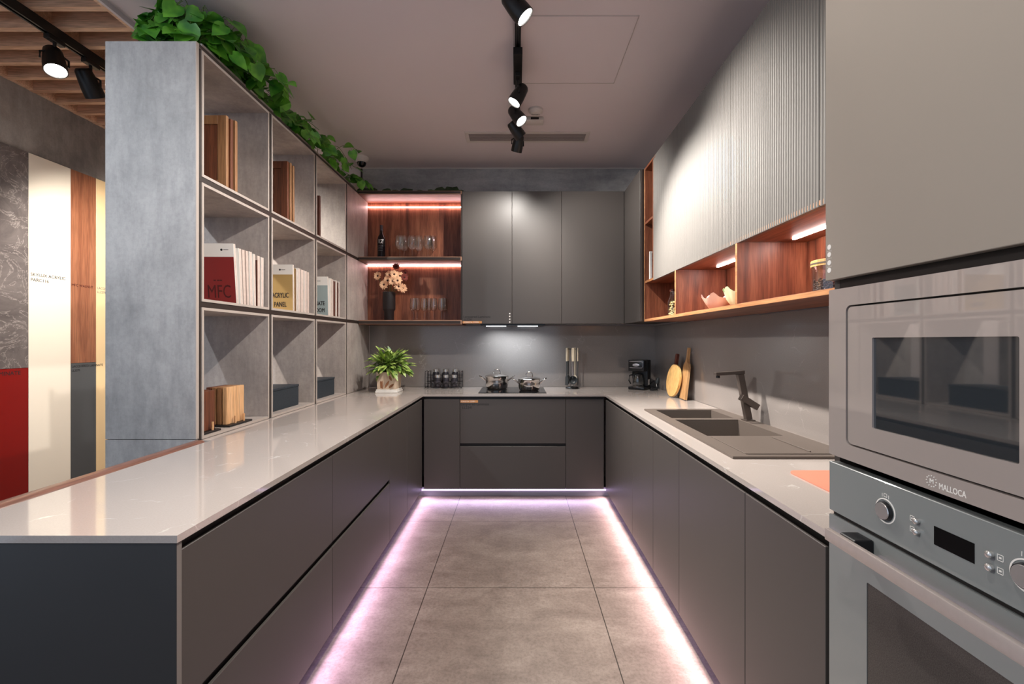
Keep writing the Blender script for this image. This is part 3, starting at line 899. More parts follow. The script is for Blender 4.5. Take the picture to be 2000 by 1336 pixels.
b = book('maroon catalogue with raised MFC lettering, leaning at the front of the middle row', GB, 2.400, 0.017, 0.312, D, (M['white'], M['paper']), 0.10, twist=0.02)
th = 0.017
mb = MB().box(-D/2+0.0005, D/2-0.002, -th/2-0.0006, -th/2-0.0001, 0.001, 0.243); cov = book_print(b, mb, M['maroon'], 'front_print', 'maroon printed cover')
mb = MB().text('MFC', 0.098, (0.044, -th/2-0.0008, 0.030), (1, 0, 0), (0, 0, 1), 'CENTER', sx=0.66)
for a in (0.018, 0.036, 0.050):
    mb.box(a, a+0.012, -th/2-0.0012, -th/2-0.0008, 0.118, 0.124)
o = obj('cover_lettering', mb, M['deepred'], cov); o.data.transform(Matrix.Translation(ORG[b.name]))
mb = MB().box(0.078, 0.078+0.026, -th/2-0.0006, -th/2-0.0001, 0.276+0.002, 0.276+0.005).cyl((0.068, -th/2-0.0006, 0.2795), (0.068, -th/2, 0.2795), 0.006, n=12)
book_print(b, mb, M['ink'], 'logo_lettering')
ordn = ['first', 'second', 'third', 'fourth', 'fifth', 'sixth', 'seventh', 'eighth', 'ninth']
y = 2.438
for k, (th, h, cm) in enumerate([(0.022, 0.296, 'white'), (0.026, 0.296, 'paper'), (0.024, 0.297, 'paper'), (0.030, 0.298, 'white'), (0.022, 0.292, 'white'), (0.030, 0.290, 'paper'), (0.028, 0.288, 'white')]):
    book('cream catalogue, %s behind the maroon MFC catalogue' % ordn[k], GB, y, th, h, D-0.004*(k % 3), (M[cm], M['paper']), 0.06-0.009*k if k < 6 else 0.0)
    y += th+0.005
    if k == 4:
        book('thin brown-covered catalogue between the cream ones behind the maroon one', GB, y, 0.008, 0.262, D-0.01, (M['brownc'], M['brownc']))
        y += 0.011
b = book('tan catalogue lettered ACRYLIC PANEL, at the front of the second compartment', GB, 3.008, 0.016, 0.306, D, (M['white'], M['paper']), 0.02)
th = 0.016
cov = book_print(b, MB().box(-D/2+0.0005, D/2-0.001, -th/2-0.0006, -th/2-0.0001, 0.001, 0.240), M['tan'], 'front_print', 'tan printed cover')
mb = MB().text('ACRYLIC', 0.045, (0.046, -th/2-0.0010, 0.088), (1, 0, 0), (0, 0, 1), 'CENTER', sx=0.62, bold=0.0012).text('PANEL', 0.045, (0.046, -th/2-0.0010, 0.028), (1, 0, 0), (0, 0, 1), 'CENTER', sx=0.62, bold=0.0012)
o = obj('cover_lettering', mb, M['ink'], cov); o.data.transform(Matrix.Translation(ORG[b.name]))
mb = MB().box(0.055, 0.055+0.026, -th/2-0.0006, -th/2-0.0001, 0.268+0.002, 0.268+0.005).cyl((0.046, -th/2-0.0006, 0.2715), (0.046, -th/2, 0.2715), 0.006, n=12)
book_print(b, mb, M['ink'], 'logo_lettering')
y = 3.032
for k, (th, h, cm, pm) in enumerate([(0.014, 0.286, 'tan', 'brownc'), (0.020, 0.286, 'white', 'paper'), (0.034, 0.296, 'white', 'paper'), (0.042, 0.294, 'paper', 'paper'), (0.040, 0.292, 'white', 'paper'), (0.030, 0.290, 'paper', 'paper')]):
    lb = ['thin brown-edged catalogue, first behind the tan ACRYLIC PANEL one', 'cream catalogue, second behind the tan ACRYLIC PANEL one', 'cream catalogue, third behind the tan ACRYLIC PANEL one',
          'cream catalogue, fourth behind the tan ACRYLIC PANEL one', 'cream catalogue, fifth behind the tan ACRYLIC PANEL one', 'last cream catalogue in the tan catalogue\'s compartment'][k]
    book(lb, GB, y, th, h, D-0.006*(k % 2), (M[cm], M[pm]))
    y += th+0.006
b = book('pale teal catalogue with dark lettering, at the front of the third compartment', GB, 3.568, 0.015, 0.304, D, (M['white'], M['paper']), 0.05)
th = 0.015
cov = book_print(b, MB().box(-D/2+0.0005, D/2-0.001, -th/2-0.0006, -th/2-0.0001, 0.001, 0.236), M['teal'], 'front_print', 'pale teal printed cover')
mb = MB().text('LAMINATE', 0.045, (0.104, -th/2-0.0010, 0.080), (1, 0, 0), (0, 0, 1), 'RIGHT', sx=0.66, bold=0.0012).text('ROOM', 0.045, (0.104, -th/2-0.0010, 0.026), (1, 0, 0), (0, 0, 1), 'RIGHT', sx=0.66, bold=0.0012)
o = obj('cover_lettering', mb, M['ink'], cov); o.data.transform(Matrix.Translation(ORG[b.name]))
mb = MB().box(0.050, 0.050+0.026, -th/2-0.0006, -th/2-0.0001, 0.266+0.002, 0.266+0.005).cyl((0.041, -th/2-0.0006, 0.2695), (0.041, -th/2, 0.2695), 0.006, n=12)
book_print(b, mb, M['ink'], 'logo_lettering')
y = 3.604
for k, (th, h, cm, pm, lb) in enumerate([(0.030, 0.298, 'white', 'paper', 'cream catalogue, first behind the pale teal one'), (0.032, 0.298, 'paper', 'paper', 'cream catalogue, second behind the pale teal one'),
                                     (0.034, 0.286, 'brownc', 'brownc', 'dark brown catalogue, third behind the pale teal one'), (0.028, 0.296, 'white', 'paper', 'cream catalogue between the two dark brown ones'),
                                     (0.026, 0.284, 'brownc', 'brownc', 'dark brown catalogue at the far end, near the wine niche'), (0.016, 0.294, 'white', 'paper', 'last thin cream catalogue, nearest the wine niche')]):
    book(lb, GB, y, th, h, D-0.004*(k % 3), (M[cm], M[pm]))
    y += th+0.005

# ---- door samples on the top row
def sample(label, yc, cell, h, d, framem, panelm, rz=0.0, xf=-1.486):
    zf = CELL[cell][2]+0.0006
    t = thing('door_sample', label, 'sample board', (xf-d/2, yc, zf), 'wooden sample boards in the top row')
    th = 0.020
    fw = 0.045
    if panelm:
        mb = MB()
        mb.box(-d/2, -d/2+fw, -th/2, th/2, 0, h, 0.001); mb.box(d/2-fw, d/2, -th/2, th/2, 0, h, 0.001)
        mb.box(-d/2+fw, d/2-fw, -th/2, th/2, 0, fw, 0.001); mb.box(-d/2+fw, d/2-fw, -th/2, th/2, h-fw, h, 0.001)
        o = obj('frame', mb, framem, t); o.data.transform(Matrix.Translation(ORG[t.name]))
        o = obj('panel', MB().box(-d/2+fw, d/2-fw, -th/2+0.007, th/2-0.007, fw, h-fw), panelm, t); o.data.transform(Matrix.Translation(ORG[t.name]))
    else:
        o = obj('board', MB().box(-d/2, d/2, -th/2, th/2, 0, h, 0.001), framem, t); o.data.transform(Matrix.Translation(ORG[t.name]))
    t.rotation_euler = (0, 0, rz)
sample('framed oak door sample with dark brown panel, first in the top left compartment', 2.335, (2, 0), 0.375, 0.30, M['midboard'], M['darkboard'])
sample('dark brown framed door sample behind the first one in the top left compartment', 2.372, (2, 0), 0.375, 0.30, M['darkboard'], M['darkboard'])
sample('plain oak sample board, last in the top left compartment', 2.410, (2, 0), 0.385, 0.30, M['midboard'], None)
sample('red-brown framed door sample, first in the second top compartment', 2.955, (2, 1), 0.385, 0.30, M['darkboard'], M['darkboard'])
sample('brown framed door sample in the middle of the second top compartment', 2.992, (2, 1), 0.390, 0.30, M['midboard'], M['darkboard'])
sample('plain brown oak sample board, last in the second top compartment', 3.030, (2, 1), 0.385, 0.30, M['midboard'], None)
sample('dark brown sample board in the third top compartment', 3.435, (2, 2), 0.315, 0.30, M['brownc'], None)

# ---- board samples on stands, bottom row
zf = CELL[(0, 0)][2]+0.0006
def stand(label, y0, y1, x0, x1, pegs):
    t = thing('sample_stand', label, 'stand', ((x0+x1)/2, (y0+y1)/2, zf))
    obj('base', MB().box(x0, x1, y0, y1, zf, zf+0.010, 0.002), M['gola'], t)
    for (x, y) in pegs:
        obj('peg', MB().cyl((x, y, zf+0.0102), (x, y, zf+0.050), 0.005, n=12), M['oakboard'], t, label='pale wooden peg')
stand('black sample stand with pale pegs, right one in the bottom left compartment', 2.335, 2.535, -1.62, -1.474, [(-1.486, 2.40), (-1.486, 2.475)])
stand('black sample stand with one peg, at the front of the bottom left compartment', 2.142, 2.265, -1.60, -1.472, [(-1.482, 2.215)])
GS = 'wooden boards on the sample stands'
for k, (lb, x, m, y0, y1, h, yb) in enumerate([
        ('pale oak board at the front of the right sample stand', -1.500, 'oakboard', 2.350, 2.500, 0.192, 0),
        ('brown oak board directly behind the pale oak board', -1.528, 'midboard', 2.350, 2.500, 0.192, 0),
        ('brown board third from the front of the right sample stand', -1.556, 'midboard', 2.350, 2.500, 0.192, 0),
        ('dark board at the back of the right sample stand', -1.584, 'darkboard', 2.350, 2.500, 0.192, 0),
        ('dark red-brown board at the front of the left sample stand', -1.496, 'darkboard', 2.150, 2.252, 0.190, 0),
        ('dark board behind the red-brown one on the left sample stand', -1.524, 'darkboard', 2.150, 2.252, 0.192, 0),
        ('pale-topped board at the back of the left sample stand', -1.552, 'oakboard', 2.150, 2.252, 0.192, 0)]):
    mb = MB().box(x-0.021, x, y0, y1, zf+0.0108, zf+0.0108+h, 0.0008)
    one('sample_board', mb, M[m], lb, 'sample board', (x-0.01, (y0+y1)/2, zf+0.0108), GS)
for (c, y0, y1, lb) in ((1, 2.752, 3.170, 'dark speckled stone sample box in the middle bottom compartment'), (2, 3.345, 3.790, 'dark speckled stone sample box in the bottom compartment nearest the potted plant')):
    zb = CELL[(0, c)][2]+0.0006
    t = thing('stone_sample_box', lb, 'box', (-1.65, (y0+y1)/2, zb), 'dark sample boxes in the bottom row')
    obj('body', MB().box(-1.80, -1.522, y0, y1, zb, zb+0.128, 0.0015), M['granite'], t)
    obj('lid', MB().box(-1.803, -1.519, y0-0.002, y1+0.002, zb+0.1283, zb+0.142, 0.0015), M['granite'], t)

# ================================================================== sample wall of the neighbouring bay
def wall_panel(m, y0, y1, z0, z1, label, texts, tm='ink'):
    t = thing('finish_sample', label, 'wall panel', (-3.29, (y0+y1)/2, z0), 'finish samples on the far left wall')
    obj('panel', MB().box(-3.299, -3.280, y0+0.001, y1-0.001, z0, z1, 0.0008), M[m], t)
    if texts:
        mb = MB()
        for (s, sz, yy, zz) in texts:
            mb.text(s, sz, (-3.2795, yy, zz), (0, 1, 0), (0, 0, 1))
        obj('lettering', mb, M[tm], t)
ZP = 2.612
Y1, Y2, Y3 = 3.056, 3.345, 3.547
wall_panel('marble', 2.36, Y1, 1.168, ZP, 'dark grey veined marble panel high on the far left wall', [('LACQUERED VENEER', 0.036, 2.545, 1.790)])
wall_panel('red', 2.36, Y1, 0.001, 1.166, 'glossy dark red panel below the grey marble panel', [('LACQUERED LAMINATE', 0.036, 2.62, 1.125)])
wall_panel('cream', Y1, Y2, 0.001, ZP, 'full-height cream gloss panel beside the marble panel', [('SKYLUX ACRYLIC', 0.030, Y1+0.012, 1.788), ('PARC116', 0.030, Y1+0.012, 1.752)])
wall_panel('sample', Y2, Y3, 1.182, ZP, 'orange-brown walnut panel above the slate grey panel', [('MFC WALNUT', 0.026, Y2+0.006, 1.752)], 'deepred')
wall_panel('slate', Y2, Y3, 0.001, 1.180, 'slate grey panel below the walnut panel', [('LACQUERED LAMINATE', 0.0235, Y2+0.006, 1.150), ('LL2275', 0.022, Y2+0.006, 1.120)])
wall_panel('beige', Y3, 3.95, 0.001, ZP, 'full-height warm beige panel next to the bookcase side', [('LACQUERED LAMINATE', 0.026, Y3+0.006, 1.752), ('LL2276', 0.026, Y3+0.006, 1.722)], 'label')

# ================================================================== ceiling fittings
t = thing('access_hatch', 'square ceiling access hatch beside the track lights', 'hatch', (0.32, 2.70, ZC), None)
mb = MB()
hx0, hx1, hy0, hy1 = -0.02, 0.642, 2.394, 3.02
obj('panel', MB().box(hx0+0.004, hx1-0.004, hy0+0.004, hy1-0.004, ZC-0.0035, ZC-0.0004), M['paint'], t)
fr = MB()
for a in ((hx0, hx1, hy0-0.002, hy0), (hx0, hx1, hy1, hy1+0.002), (hx0-0.002, hx0, hy0, hy1), (hx1, hx1+0.002, hy0, hy1)):
    fr.box(a[0], a[1], a[2], a[3], ZC-0.0040, ZC-0.0003)
obj('frame', fr, M['plastic_w'], t)
t = thing('air_vent', 'long slotted air vent in the ceiling near the end wall', 'air vent', (0.08, 3.83, ZC))
vx0, vx1, vy0, vy1 = -0.432, 0.600, 3.726, 3.922
fr = MB()
w = 0.030
fr.box(vx0, vx1, vy0, vy0+w, ZC-0.007, ZC-0.0005, 0.001); fr.box(vx0, vx1, vy1-w, vy1, ZC-0.007, ZC-0.0005, 0.001)
fr.box(vx0, vx0+w, vy0+w, vy1-w, ZC-0.007, ZC-0.0005, 0.001); fr.box(vx1-w, vx1, vy0+w, vy1-w, ZC-0.007, ZC-0.0005, 0.001)
obj('frame', fr, M['plastic_w'], t)
obj('duct', MB().box(vx0+w, vx1-w, vy0+w, vy1-w, ZC-0.0025, ZC-0.0004), M['ventdark'], t)
mb = MB()
for k in range(6):
    yy = vy0+w+0.010+k*0.0215
    mb.box(vx0+w+0.0003, vx1-w-0.0003, yy, yy+0.011, ZC-0.0070, ZC-0.0040)
obj('slats', mb, M['vent'], t)
t = thing('smoke_detector', 'round white smoke detector on the ceiling with an engraved face', 'smoke detector', (0.138, 3.37, ZC))
obj('body', MB().lathe([(0, -0.034), (0.034, -0.034), (0.045, -0.024), (0.053, -0.014), (0.053, -0.0005), (0, -0.0005)], (0.138, 3.37, ZC), 28), M['plastic_w'], t)
obj('face_lettering', MB().text('System', 0.022, (0.138, 3.380, ZC-0.0346), (1, 0, 0), (0, -1, 0), 'CENTER'), M['ink'], t)
t = thing('motion_sensor', 'small white ceiling sensor box with a dark window, below the smoke detector', 'sensor', (0.134, 3.52, ZC))
obj('body', MB().box(0.066, 0.202, 3.470, 3.560, ZC-0.030, ZC-0.0005, 0.006, 2), M['plastic_w'], t)
obj('window', MB().box(0.104, 0.166, 3.4685, 3.4703, ZC-0.024, ZC-0.008), M['blackp'], t)
t = thing('security_camera', 'white dome security camera on the ceiling above the bookcase end', 'camera', (-1.452, 4.25, ZC))
obj('base', MB().lathe([(0, -0.050), (0.046, -0.050), (0.066, -0.024), (0.068, -0.0005), (0, -0.0005)], (-1.452, 4.25, ZC), 28), M['plastic_w'], t)
obj('dome', MB().lathe([(0, -0.092), (0.020, -0.088), (0.036, -0.074), (0.042, -0.051), (0, -0.051)], (-1.452, 4.25, ZC), 24), M['disp'], t)

# ---- track lights
def track(x, y0, y1, z0, z1, label):
    t = thing('light_track', label, 'track', (x, (y0+y1)/2, z1))
    mb = MB()
    mb.box(x-0.017, x-0.007, y0, y1, z0, z1); mb.box(x+0.007, x+0.017, y0, y1, z0, z1)
    mb.box(x-0.0069, x+0.0069, y0, y1, z0+0.012, z1)
    obj('rail', mb, M['black'], t)
    mb = MB()
    for s in (-1, 1):
        mb.box(x+s*0.0052-0.0008, x+s*0.0052+0.0008, y0, y1, z0+0.0095, z0+0.0119)
    obj('conductors', mb, M['brushed'], t)
    return t
TX = 0.004
t = track(TX, -0.9, 3.98, 3.022, ZC-0.0005, 'black ceiling light track down the middle of the kitchen')
obj('end_feed', MB().box(TX-0.0265, TX+0.0265, 2.590, 2.900, 2.978, 3.0215, 0.002), M['black'], t)
obj('end_cap', MB().cyl((TX, 3.96, 2.990), (TX, 3.96, 3.0215), 0.016, n=16), M['brushed'], t)
GT = 'black spotlights on the ceiling tracks'
def spot_head(label, x, y, ztrack, zc, d, lit, power=0, ang=100, blend=0.6, r=0.043, L=0.125, col=(1, 0.945, 0.885)):
    """can lamp hanging from a track; zc is the pivot height, d the beam direction"""
    d = Vector(d).normalized()
    p = Vector((x, y, zc))
    t = thing('spotlight', label, 'spotlight', (x, y, ztrack), GT)
    obj('adapter', MB().box(x-0.016, x+0.016, y-0.045, y+0.045, ztrack-0.026, ztrack-0.0008, 0.002), M['black'], t)
    back = p-d*L*0.62; fr = p+d*L*0.38
    st = MB().cyl((x, y, zc+0.052), (x, y, ztrack-0.0265), 0.008, n=12)
    side = d.cross(Vector((0, 0, 1)))
    if side.length < 1e-3: side = Vector((1, 0, 0))
    side.normalize()
    yoke = [p+side*(r+0.006), p+side*(r+0.006)+Vector((0, 0, 0.036)), p+side*(r*0.5)+Vector((0, 0, 0.054)), p-side*(r*0.5)+Vector((0, 0, 0.054)), p-side*(r+0.006)+Vector((0, 0, 0.036)), p-side*(r+0.006)]
    st.tube(yoke, 0.0055, 8)
    obj('yoke', st, M['black'], t)
    q = d.to_track_quat('Z', 'Y').to_matrix().to_4x4()
    prof = [(0, 0), (r*0.62, 0), (r*0.80, 0.012), (r*0.93, L*0.45), (r, L*0.72), (r, L), (r-0.004, L), (r-0.006, L-0.012), (0, L-0.012)]
    body = obj('lamp_body', MB().lathe(prof, back, 28, q), M['black'], t)
    pr = [(0, L-0.0112), (r-0.0066, L-0.0112), (r-0.0068, L-0.0058), (r*0.5, L-0.0040), (0, L-0.0036)]
    obj('lens', MB().lathe(pr, back, 28, q), M['lens'] if lit else M['lensoff'], body, label='glowing lens' if lit else 'dark lens')
    if lit and power:
        la = bpy.data.lights.new('spotlight_beam', 'SPOT')
        la.energy = power; la.spot_size = math.radians(ang); la.spot_blend = blend; la.shadow_soft_size = 0.022; la.color = col
        lo = bpy.data.objects.new('spotlight_beam', la); COL.objects.link(lo)
        lo.location = back+d*(L+0.025)
        lo.rotation_euler = d.to_track_quat('-Z', 'Y').to_euler()
    return t
P0 = 2.3
spot_head('lit spotlight nearest the viewer on the middle track, aimed right at the fluted cabinets', TX, 2.10, 3.022, 2.880, (0.66, 0.02, -0.75), True, 48*P0, 88, 0.8, 0.047, 0.135)
spot_head('lit spotlight on the middle track, aimed down left at the bookcase', TX, 2.800, 2.978, 2.850, (-0.50, -0.10, -0.86), True, 62*P0, 125, 0.8)
spot_head('lit spotlight just behind the left-aimed one, aimed right toward the sink', TX, 3.050, 3.022, 2.850, (0.56, -0.26, -0.80), True, 150*P0, 84, 0.8)
spot_head('spotlight on the middle track turned away to the right, before the last one', TX-0.004, 3.300, 3.022, 2.865, (0.62, 0.35, -0.70), True, 34*P0, 115, 0.8)
spot_head('last spotlight on the middle track, tilted toward the end wall', TX, 3.520, 3.022, 2.860, (-0.22, 0.50, -0.84), True, 28*P0, 115, 0.8)
spot_head('added unseen spotlight on the middle track over the near worktop, aimed left', TX, 1.10, 3.022, 2.870, (-0.62, 0.12, -0.78), True, 55*P0, 120, 0.8)  # extra lamp outside the view, added to brighten the near left side
spot_head('added unseen spotlight on the middle track over the oven, aimed right', TX, 0.55, 3.022, 2.870, (0.45, 0.10, -0.88), True, 14*P0, 120, 0.8)  # also added out of view, lifts the oven side
TL = -2.500
t = track(TL, -0.6, 4.3, 2.985, 3.038, 'black light track fixed under the timber louvre ceiling')
obj('live_feed', MB().box(TL-0.022, TL+0.022, 2.02, 2.07, 2.950, 2.9845, 0.002), M['black'], t)
spot_head('lit spotlight under the timber louvres, aimed at the sample wall', TL, 2.46, 2.985, 2.850, (0.34, -0.22, -0.90), True, 6*P0, 150, 0.8, 0.050, 0.150, (1, 0.90, 0.77))
spot_head('second spotlight under the timber louvres, its lens turned away, nearest the bookcase', TL, 2.668, 2.985, 2.838, (-0.02, 0.60, -0.80), True, 105*P0, 122, 0.8, 0.050, 0.150, (1, 0.93, 0.84))
spot_head('added unseen spotlight under the timber louvres near the viewer', TL, 1.5, 2.985, 2.875, (-0.55, 0.55, -0.62), True, 6*P0, 110, 0.8, 0.050, 0.150, (1, 0.90, 0.77))  # unseen extra lamp, added as fill for the neighbouring bay

spot_head('added unseen cool white spotlight under the timber louvres, aimed at the bookcase side', TL, 0.20, 2.985, 2.875, (0.34, 0.78, -0.52), True, 44*P0, 80, 0.9, 0.050, 0.150, (0.80, 0.90, 1.0))  # cool fill added outside the frame for the bookcase side panel
spot_head('added unseen spotlight under the timber louvres, aimed across the peninsula at the oven side', TL, 0.55, 2.985, 2.875, (0.88, 0.10, -0.46), True, 76*P0, 75, 0.9, 0.050, 0.150, (1.0, 0.95, 0.89))  # added lamp beyond the frame, brightens the tall cabinet and microwave

# ================================================================== sink and tap
t = thing('sink', 'brown-grey composite double-bowl sink with drainboard set into the right worktop', 'sink', (1.088, 2.4, H0))
BA = (0.898, 1.258, 2.640, 2.950)      # small far bowl
BB = (0.898, 1.258, 2.150, 2.592)      # large bowl
xs = [SX0, BA[0], BA[1], SX1]
ys = [SY0, BB[2], BB[3], BA[2], BA[3], SY1]
def inc(x, y):
    for b in (BA, BB):
        if b[0] < x < b[1] and b[2] < y < b[3]: return False
    return True
mb = MB().slab(xs, ys, inc, H0+0.0006, H0+0.0105)
obj('rim', mb, M['granitesink'], t)
# drainboard: shallow tray ridges
mb = MB()
mb.box(0.905, 1.252, 1.800, 1.806, H0+0.0106, H0+0.0135, 0.001)
mb.box(1.180, 1.186, 1.835, 2.110, H0+0.0106, H0+0.0150, 0.001)
mb.box(0.905, 0.911, 1.8065, 2.130, H0+0.0106, H0+0.0135, 0.001)
obj('drainboard', mb, M['granitesink'], t)
for nm, b, dep in (('bowl', BB, 0.185), ('bowl', BA, 0.140)):
    w = 0.006
    mb = MB()
    z0, z1 = H0-dep, H0+0.0004
    mb.box(b[0]-w, b[1]+w, b[2]-w, b[3]+w, z0-w, z0)
    mb.box(b[0]-w, b[0], b[2]-w, b[3]+w, z0, z1); mb.box(b[1], b[1]+w, b[2]-w, b[3]+w, z0, z1)
    mb.box(b[0], b[1], b[2]-w, b[2], z0, z1); mb.box(b[0], b[1], b[3], b[3]+w, z0, z1)
    bo = obj(nm, mb, M['granitesink'], t)
    cx, cy = (b[0]+b[1])/2, (b[2]+b[3])/2
    obj('drain', MB().lathe([(0, 0.003), (0.030, 0.003), (0.042, 0.004), (0.044, 0.0005), (0, 0.0005)], (cx, cy, z0), 24), M['steel'], bo)
obj('maker_mark', MB().text('MALLOCA', 0.018, (1.00, BB[3]-0.0006, H0-0.125), (1, 0, 0), (0, 0, 1)), M['plastic_w'], t)
obj('overflow_plate', MB().box(1.05, 1.11, 2.966, 2.982, H0+0.0106, H0+0.0122, 0.0005), M['faucet'], t)

FB = Vector((1.300, 2.560, H0+0.0108))
t = thing('kitchen_tap', 'dark bronze square-bodied tap leaning over the sink', 'faucet', FB)
obj('base_plate', MB().box(FB.x-0.028, FB.x+0.028, FB.y-0.028, FB.y+0.028, FB.z, FB.z+0.006, 0.001), M['faucet'], t)
top = Vector((1.252, 2.560, FB.z+0.262))
ax = top-FB
def sqbar(p0, p1, w0, w1, upv):
    """rectangular bar between two points"""
    p0, p1 = Vector(p0), Vector(p1)
    d = (p1-p0); L = d.length; d.normalize()
    s = d.cross(Vector(upv)).normalized(); u = s.cross(d)
    m = Matrix(((s.x, u.x, d.x, p0.x), (s.y, u.y, d.y, p0.y), (s.z, u.z, d.z, p0.z), (0, 0, 0, 1)))
    mb = MB().box(-w0/2, w0/2, -w1/2, w1/2, 0, L, 0.0015)
    mb.xf(m)
    return mb
obj('body', sqbar(FB+Vector((0, 0, 0.0062)), top, 0.034, 0.034, (1, 0, 0)), M['faucet'], t)
obj('spout', sqbar(top+Vector((0.020, 0, 0.0105)), Vector((1.108, 2.552, FB.z+0.262)), 0.036, 0.018, (0, 0, 1)), M['faucet'], t)
obj('aerator', MB().cyl((1.126, 2.553, FB.z+0.240), (1.126, 2.553, FB.z+0.2525), 0.011, n=16), M['black'], t)
mid = FB+ax*0.41
obj('lever', sqbar(mid+Vector((-0.040, -0.035, 0.030)), mid+Vector((0.052, -0.035, -0.028)), 0.034, 0.034, (0, 1, 0)), M['faucet'], t)

# ================================================================== cooktop and pans
t = thing('cooktop', 'black glass cooktop set in the end worktop under the saucepans', 'cooktop', (-0.04, 4.2, H0))
obj('glass_plate', MB().box(-0.338, 0.256, 3.965, 4.440, H0+0.0006, H0+0.0066, 0.0015), M['bglass'], t)
for (x, y, r) in ((-0.190, 4.290, 0.105), (0.110, 4.160, 0.098)):
    obj('heating_zone', MB().lathe([(r-0.0012, 0), (r-0.0012, 0.0004), (r, 0.0004), (r, 0)], (x, y, H0+0.0067), 40, closed=True), M['ventdark'], t)
def saucepan(x, y, r, h, label, turn):
    z = H0+0.0076
    t = thing('saucepan', label, 'saucepan', (x, y, z), 'lidded steel saucepans on the cooktop')
    prof = [(0, 0), (r*0.80, 0), (r*0.90, 0.006), (r*0.985, h*0.35), (r, h*0.62), (r, h*0.94), (r*1.03, h), (r*1.0, h), (r*0.96, h*0.94), (r*0.86, 0.010), (0, 0.008)]
    obj('pot', MB().lathe(prof, (x, y, z), 40), M['steel'], t)
    lid = [(r*1.015, h+0.0006), (r*1.02, h+0.004), (r*0.96, h+0.008), (r*0.6, h+0.020), (r*0.2, h+0.026), (0, h+0.027), (0, h+0.024), (r*0.6, h+0.016), (r*0.95, h+0.0006)]
    l = obj('lid', MB().lathe(lid, (x, y, z), 40), M['steel'], t)
    pts = []
    for k in range(13):
        a = PI*k/12
        pts.append((x+0.032*math.cos(a)*(1.0 if 0.2 < a < 2.94 else 0.9), y, z+h+0.024+0.040*math.sin(a)**0.7 if 0 < k < 12 else z+h+0.022))
    obj('lid_handle', MB().tube(pts, 0.0042, 8), M['steel'], l)
    for s in (-1, 1):
        pts = []
        for k in range(11):
            a = PI*k/10
            out = math.sin(a)**0.6 if 0 < k < 10 else 0
            pts.append((x+s*(r*0.97+0.062*out), y+0.034*math.cos(a), z+h*0.66+0.045*out))
        obj('side_handle', MB().tube(pts, 0.0046, 8), M['steel'], t)
saucepan(-0.190, 4.290, 0.108, 0.118, 'steel saucepan with lid, at the back left of the cooktop', 0)
saucepan(0.110, 4.160, 0.100, 0.100, 'lower steel saucepan with lid, at the front right of the cooktop', 0)

# ================================================================== utensils
UX, UY = 0.530, 4.390
t = thing('utensil_stand', 'black round utensil carousel stand right of the cooktop', 'utensil stand', (UX, UY, H0))
obj('base', MB().lathe([(0, 0.001), (0.062, 0.001), (0.064, 0.006), (0.058, 0.014), (0.012, 0.020), (0, 0.020)], (UX, UY, H0), 32), M['blackp'], t)
obj('pole', MB().cyl((UX, UY, H0+0.0205), (UX, UY, H0+0.372), 0.0055, n=12), M['steel'], t)
mb = MB().lathe([(0.0, 0.372), (0.014, 0.372), (0.014, 0.384), (0.0, 0.386)], (UX, UY, H0), 16)
for k in range(5):
    a = math.radians(-90+72*k)
    mb.tube([(UX+0.012*math.cos(a), UY+0.012*math.sin(a), H0+0.378), (UX+0.044*math.cos(a), UY+0.044*math.sin(a), H0+0.378), (UX+0.050*math.cos(a), UY+0.050*math.sin(a), H0+0.3835)], 0.0022, 6)
obj('hook_ring', mb, M['blackp'], t)
def utensil(name, k, label, head, cat, hm='nylon'):
    a = math.radians(-90+72*k)
    x, y = UX+0.056*math.cos(a), UY+0.056*math.sin(a)
    z1 = H0+0.392
    t = thing(name, label, cat, (x, y, H0+0.03), 'utensils hanging on the carousel')
    rz = a+PI/2
    F = Matrix.Translation((x, y, 0)) @ Matrix.Rotation(rz, 4, 'Z')
    mb = MB()
    ring = [(0.0095, z1-0.130), (0.0115, z1-0.06), (0.0125, z1-0.015), (0.009, z1-0.002), (-0.009, z1-0.002), (-0.0125, z1-0.015), (-0.0115, z1-0.06), (-0.0095, z1-0.130)]
    mb.prism([(p[0], p[1]-(z1-0.2)) for p in ring], 0.009, Matrix.Translation((0, 0.0045, z1-0.2)) @ Matrix.Rotation(PI/2, 4, 'X'))
    mb.xf(F)
    obj('handle', mb, M['handleg'], t, label='cream handle')
    mb = MB().box(-0.0062, 0.0062, -0.0025, 0.0025, H0+0.125, z1-0.1305, 0.001)
    mb.xf(F)
    obj('shaft', mb, M['steel'] if k == 0 else M[hm], t)
    mb = head(MB())
    mb.xf(F)
    obj('head', mb, M[hm], t)
def ladle(mb):
    pr = [(0.0, -0.040), (0.022, -0.036), (0.038, -0.018), (0.042, 0.0), (0.0395, 0.0), (0.035, -0.017), (0.02, -0.033), (0.0, -0.037)]
    return mb.lathe(pr, (0, -0.018, H0+0.086), 24, Matrix.Rotation(math.radians(62), 4, 'X')).box(-0.006, 0.006, -0.003, 0.003, H0+0.1, H0+0.1248)
def spatula(mb):
    return mb.prism([(-0.034, 0), (0.034, 0), (0.030, 0.075), (0.008, 0.095), (-0.008, 0.095), (-0.030, 0.075)], 0.003, Matrix.Translation((0, 0.0015, H0+0.030)) @ Matrix.Rotation(PI/2, 4, 'X'))
def slotted(mb):
    for k in range(4):
        mb.box(-0.032+k*0.018, -0.022+k*0.018, -0.0015, 0.0015, H0+0.042, H0+0.100)
    return mb.box(-0.032, 0.032, -0.0015, 0.0015, H0+0.032, H0+0.0419).prism([(-0.032, 0.0), (0.032, 0.0), (0.007, 0.0245), (-0.007, 0.0245)], 0.003, Matrix.Translation((0, 0.0015, H0+0.1001)) @ Matrix.Rotation(PI/2, 4, 'X'))
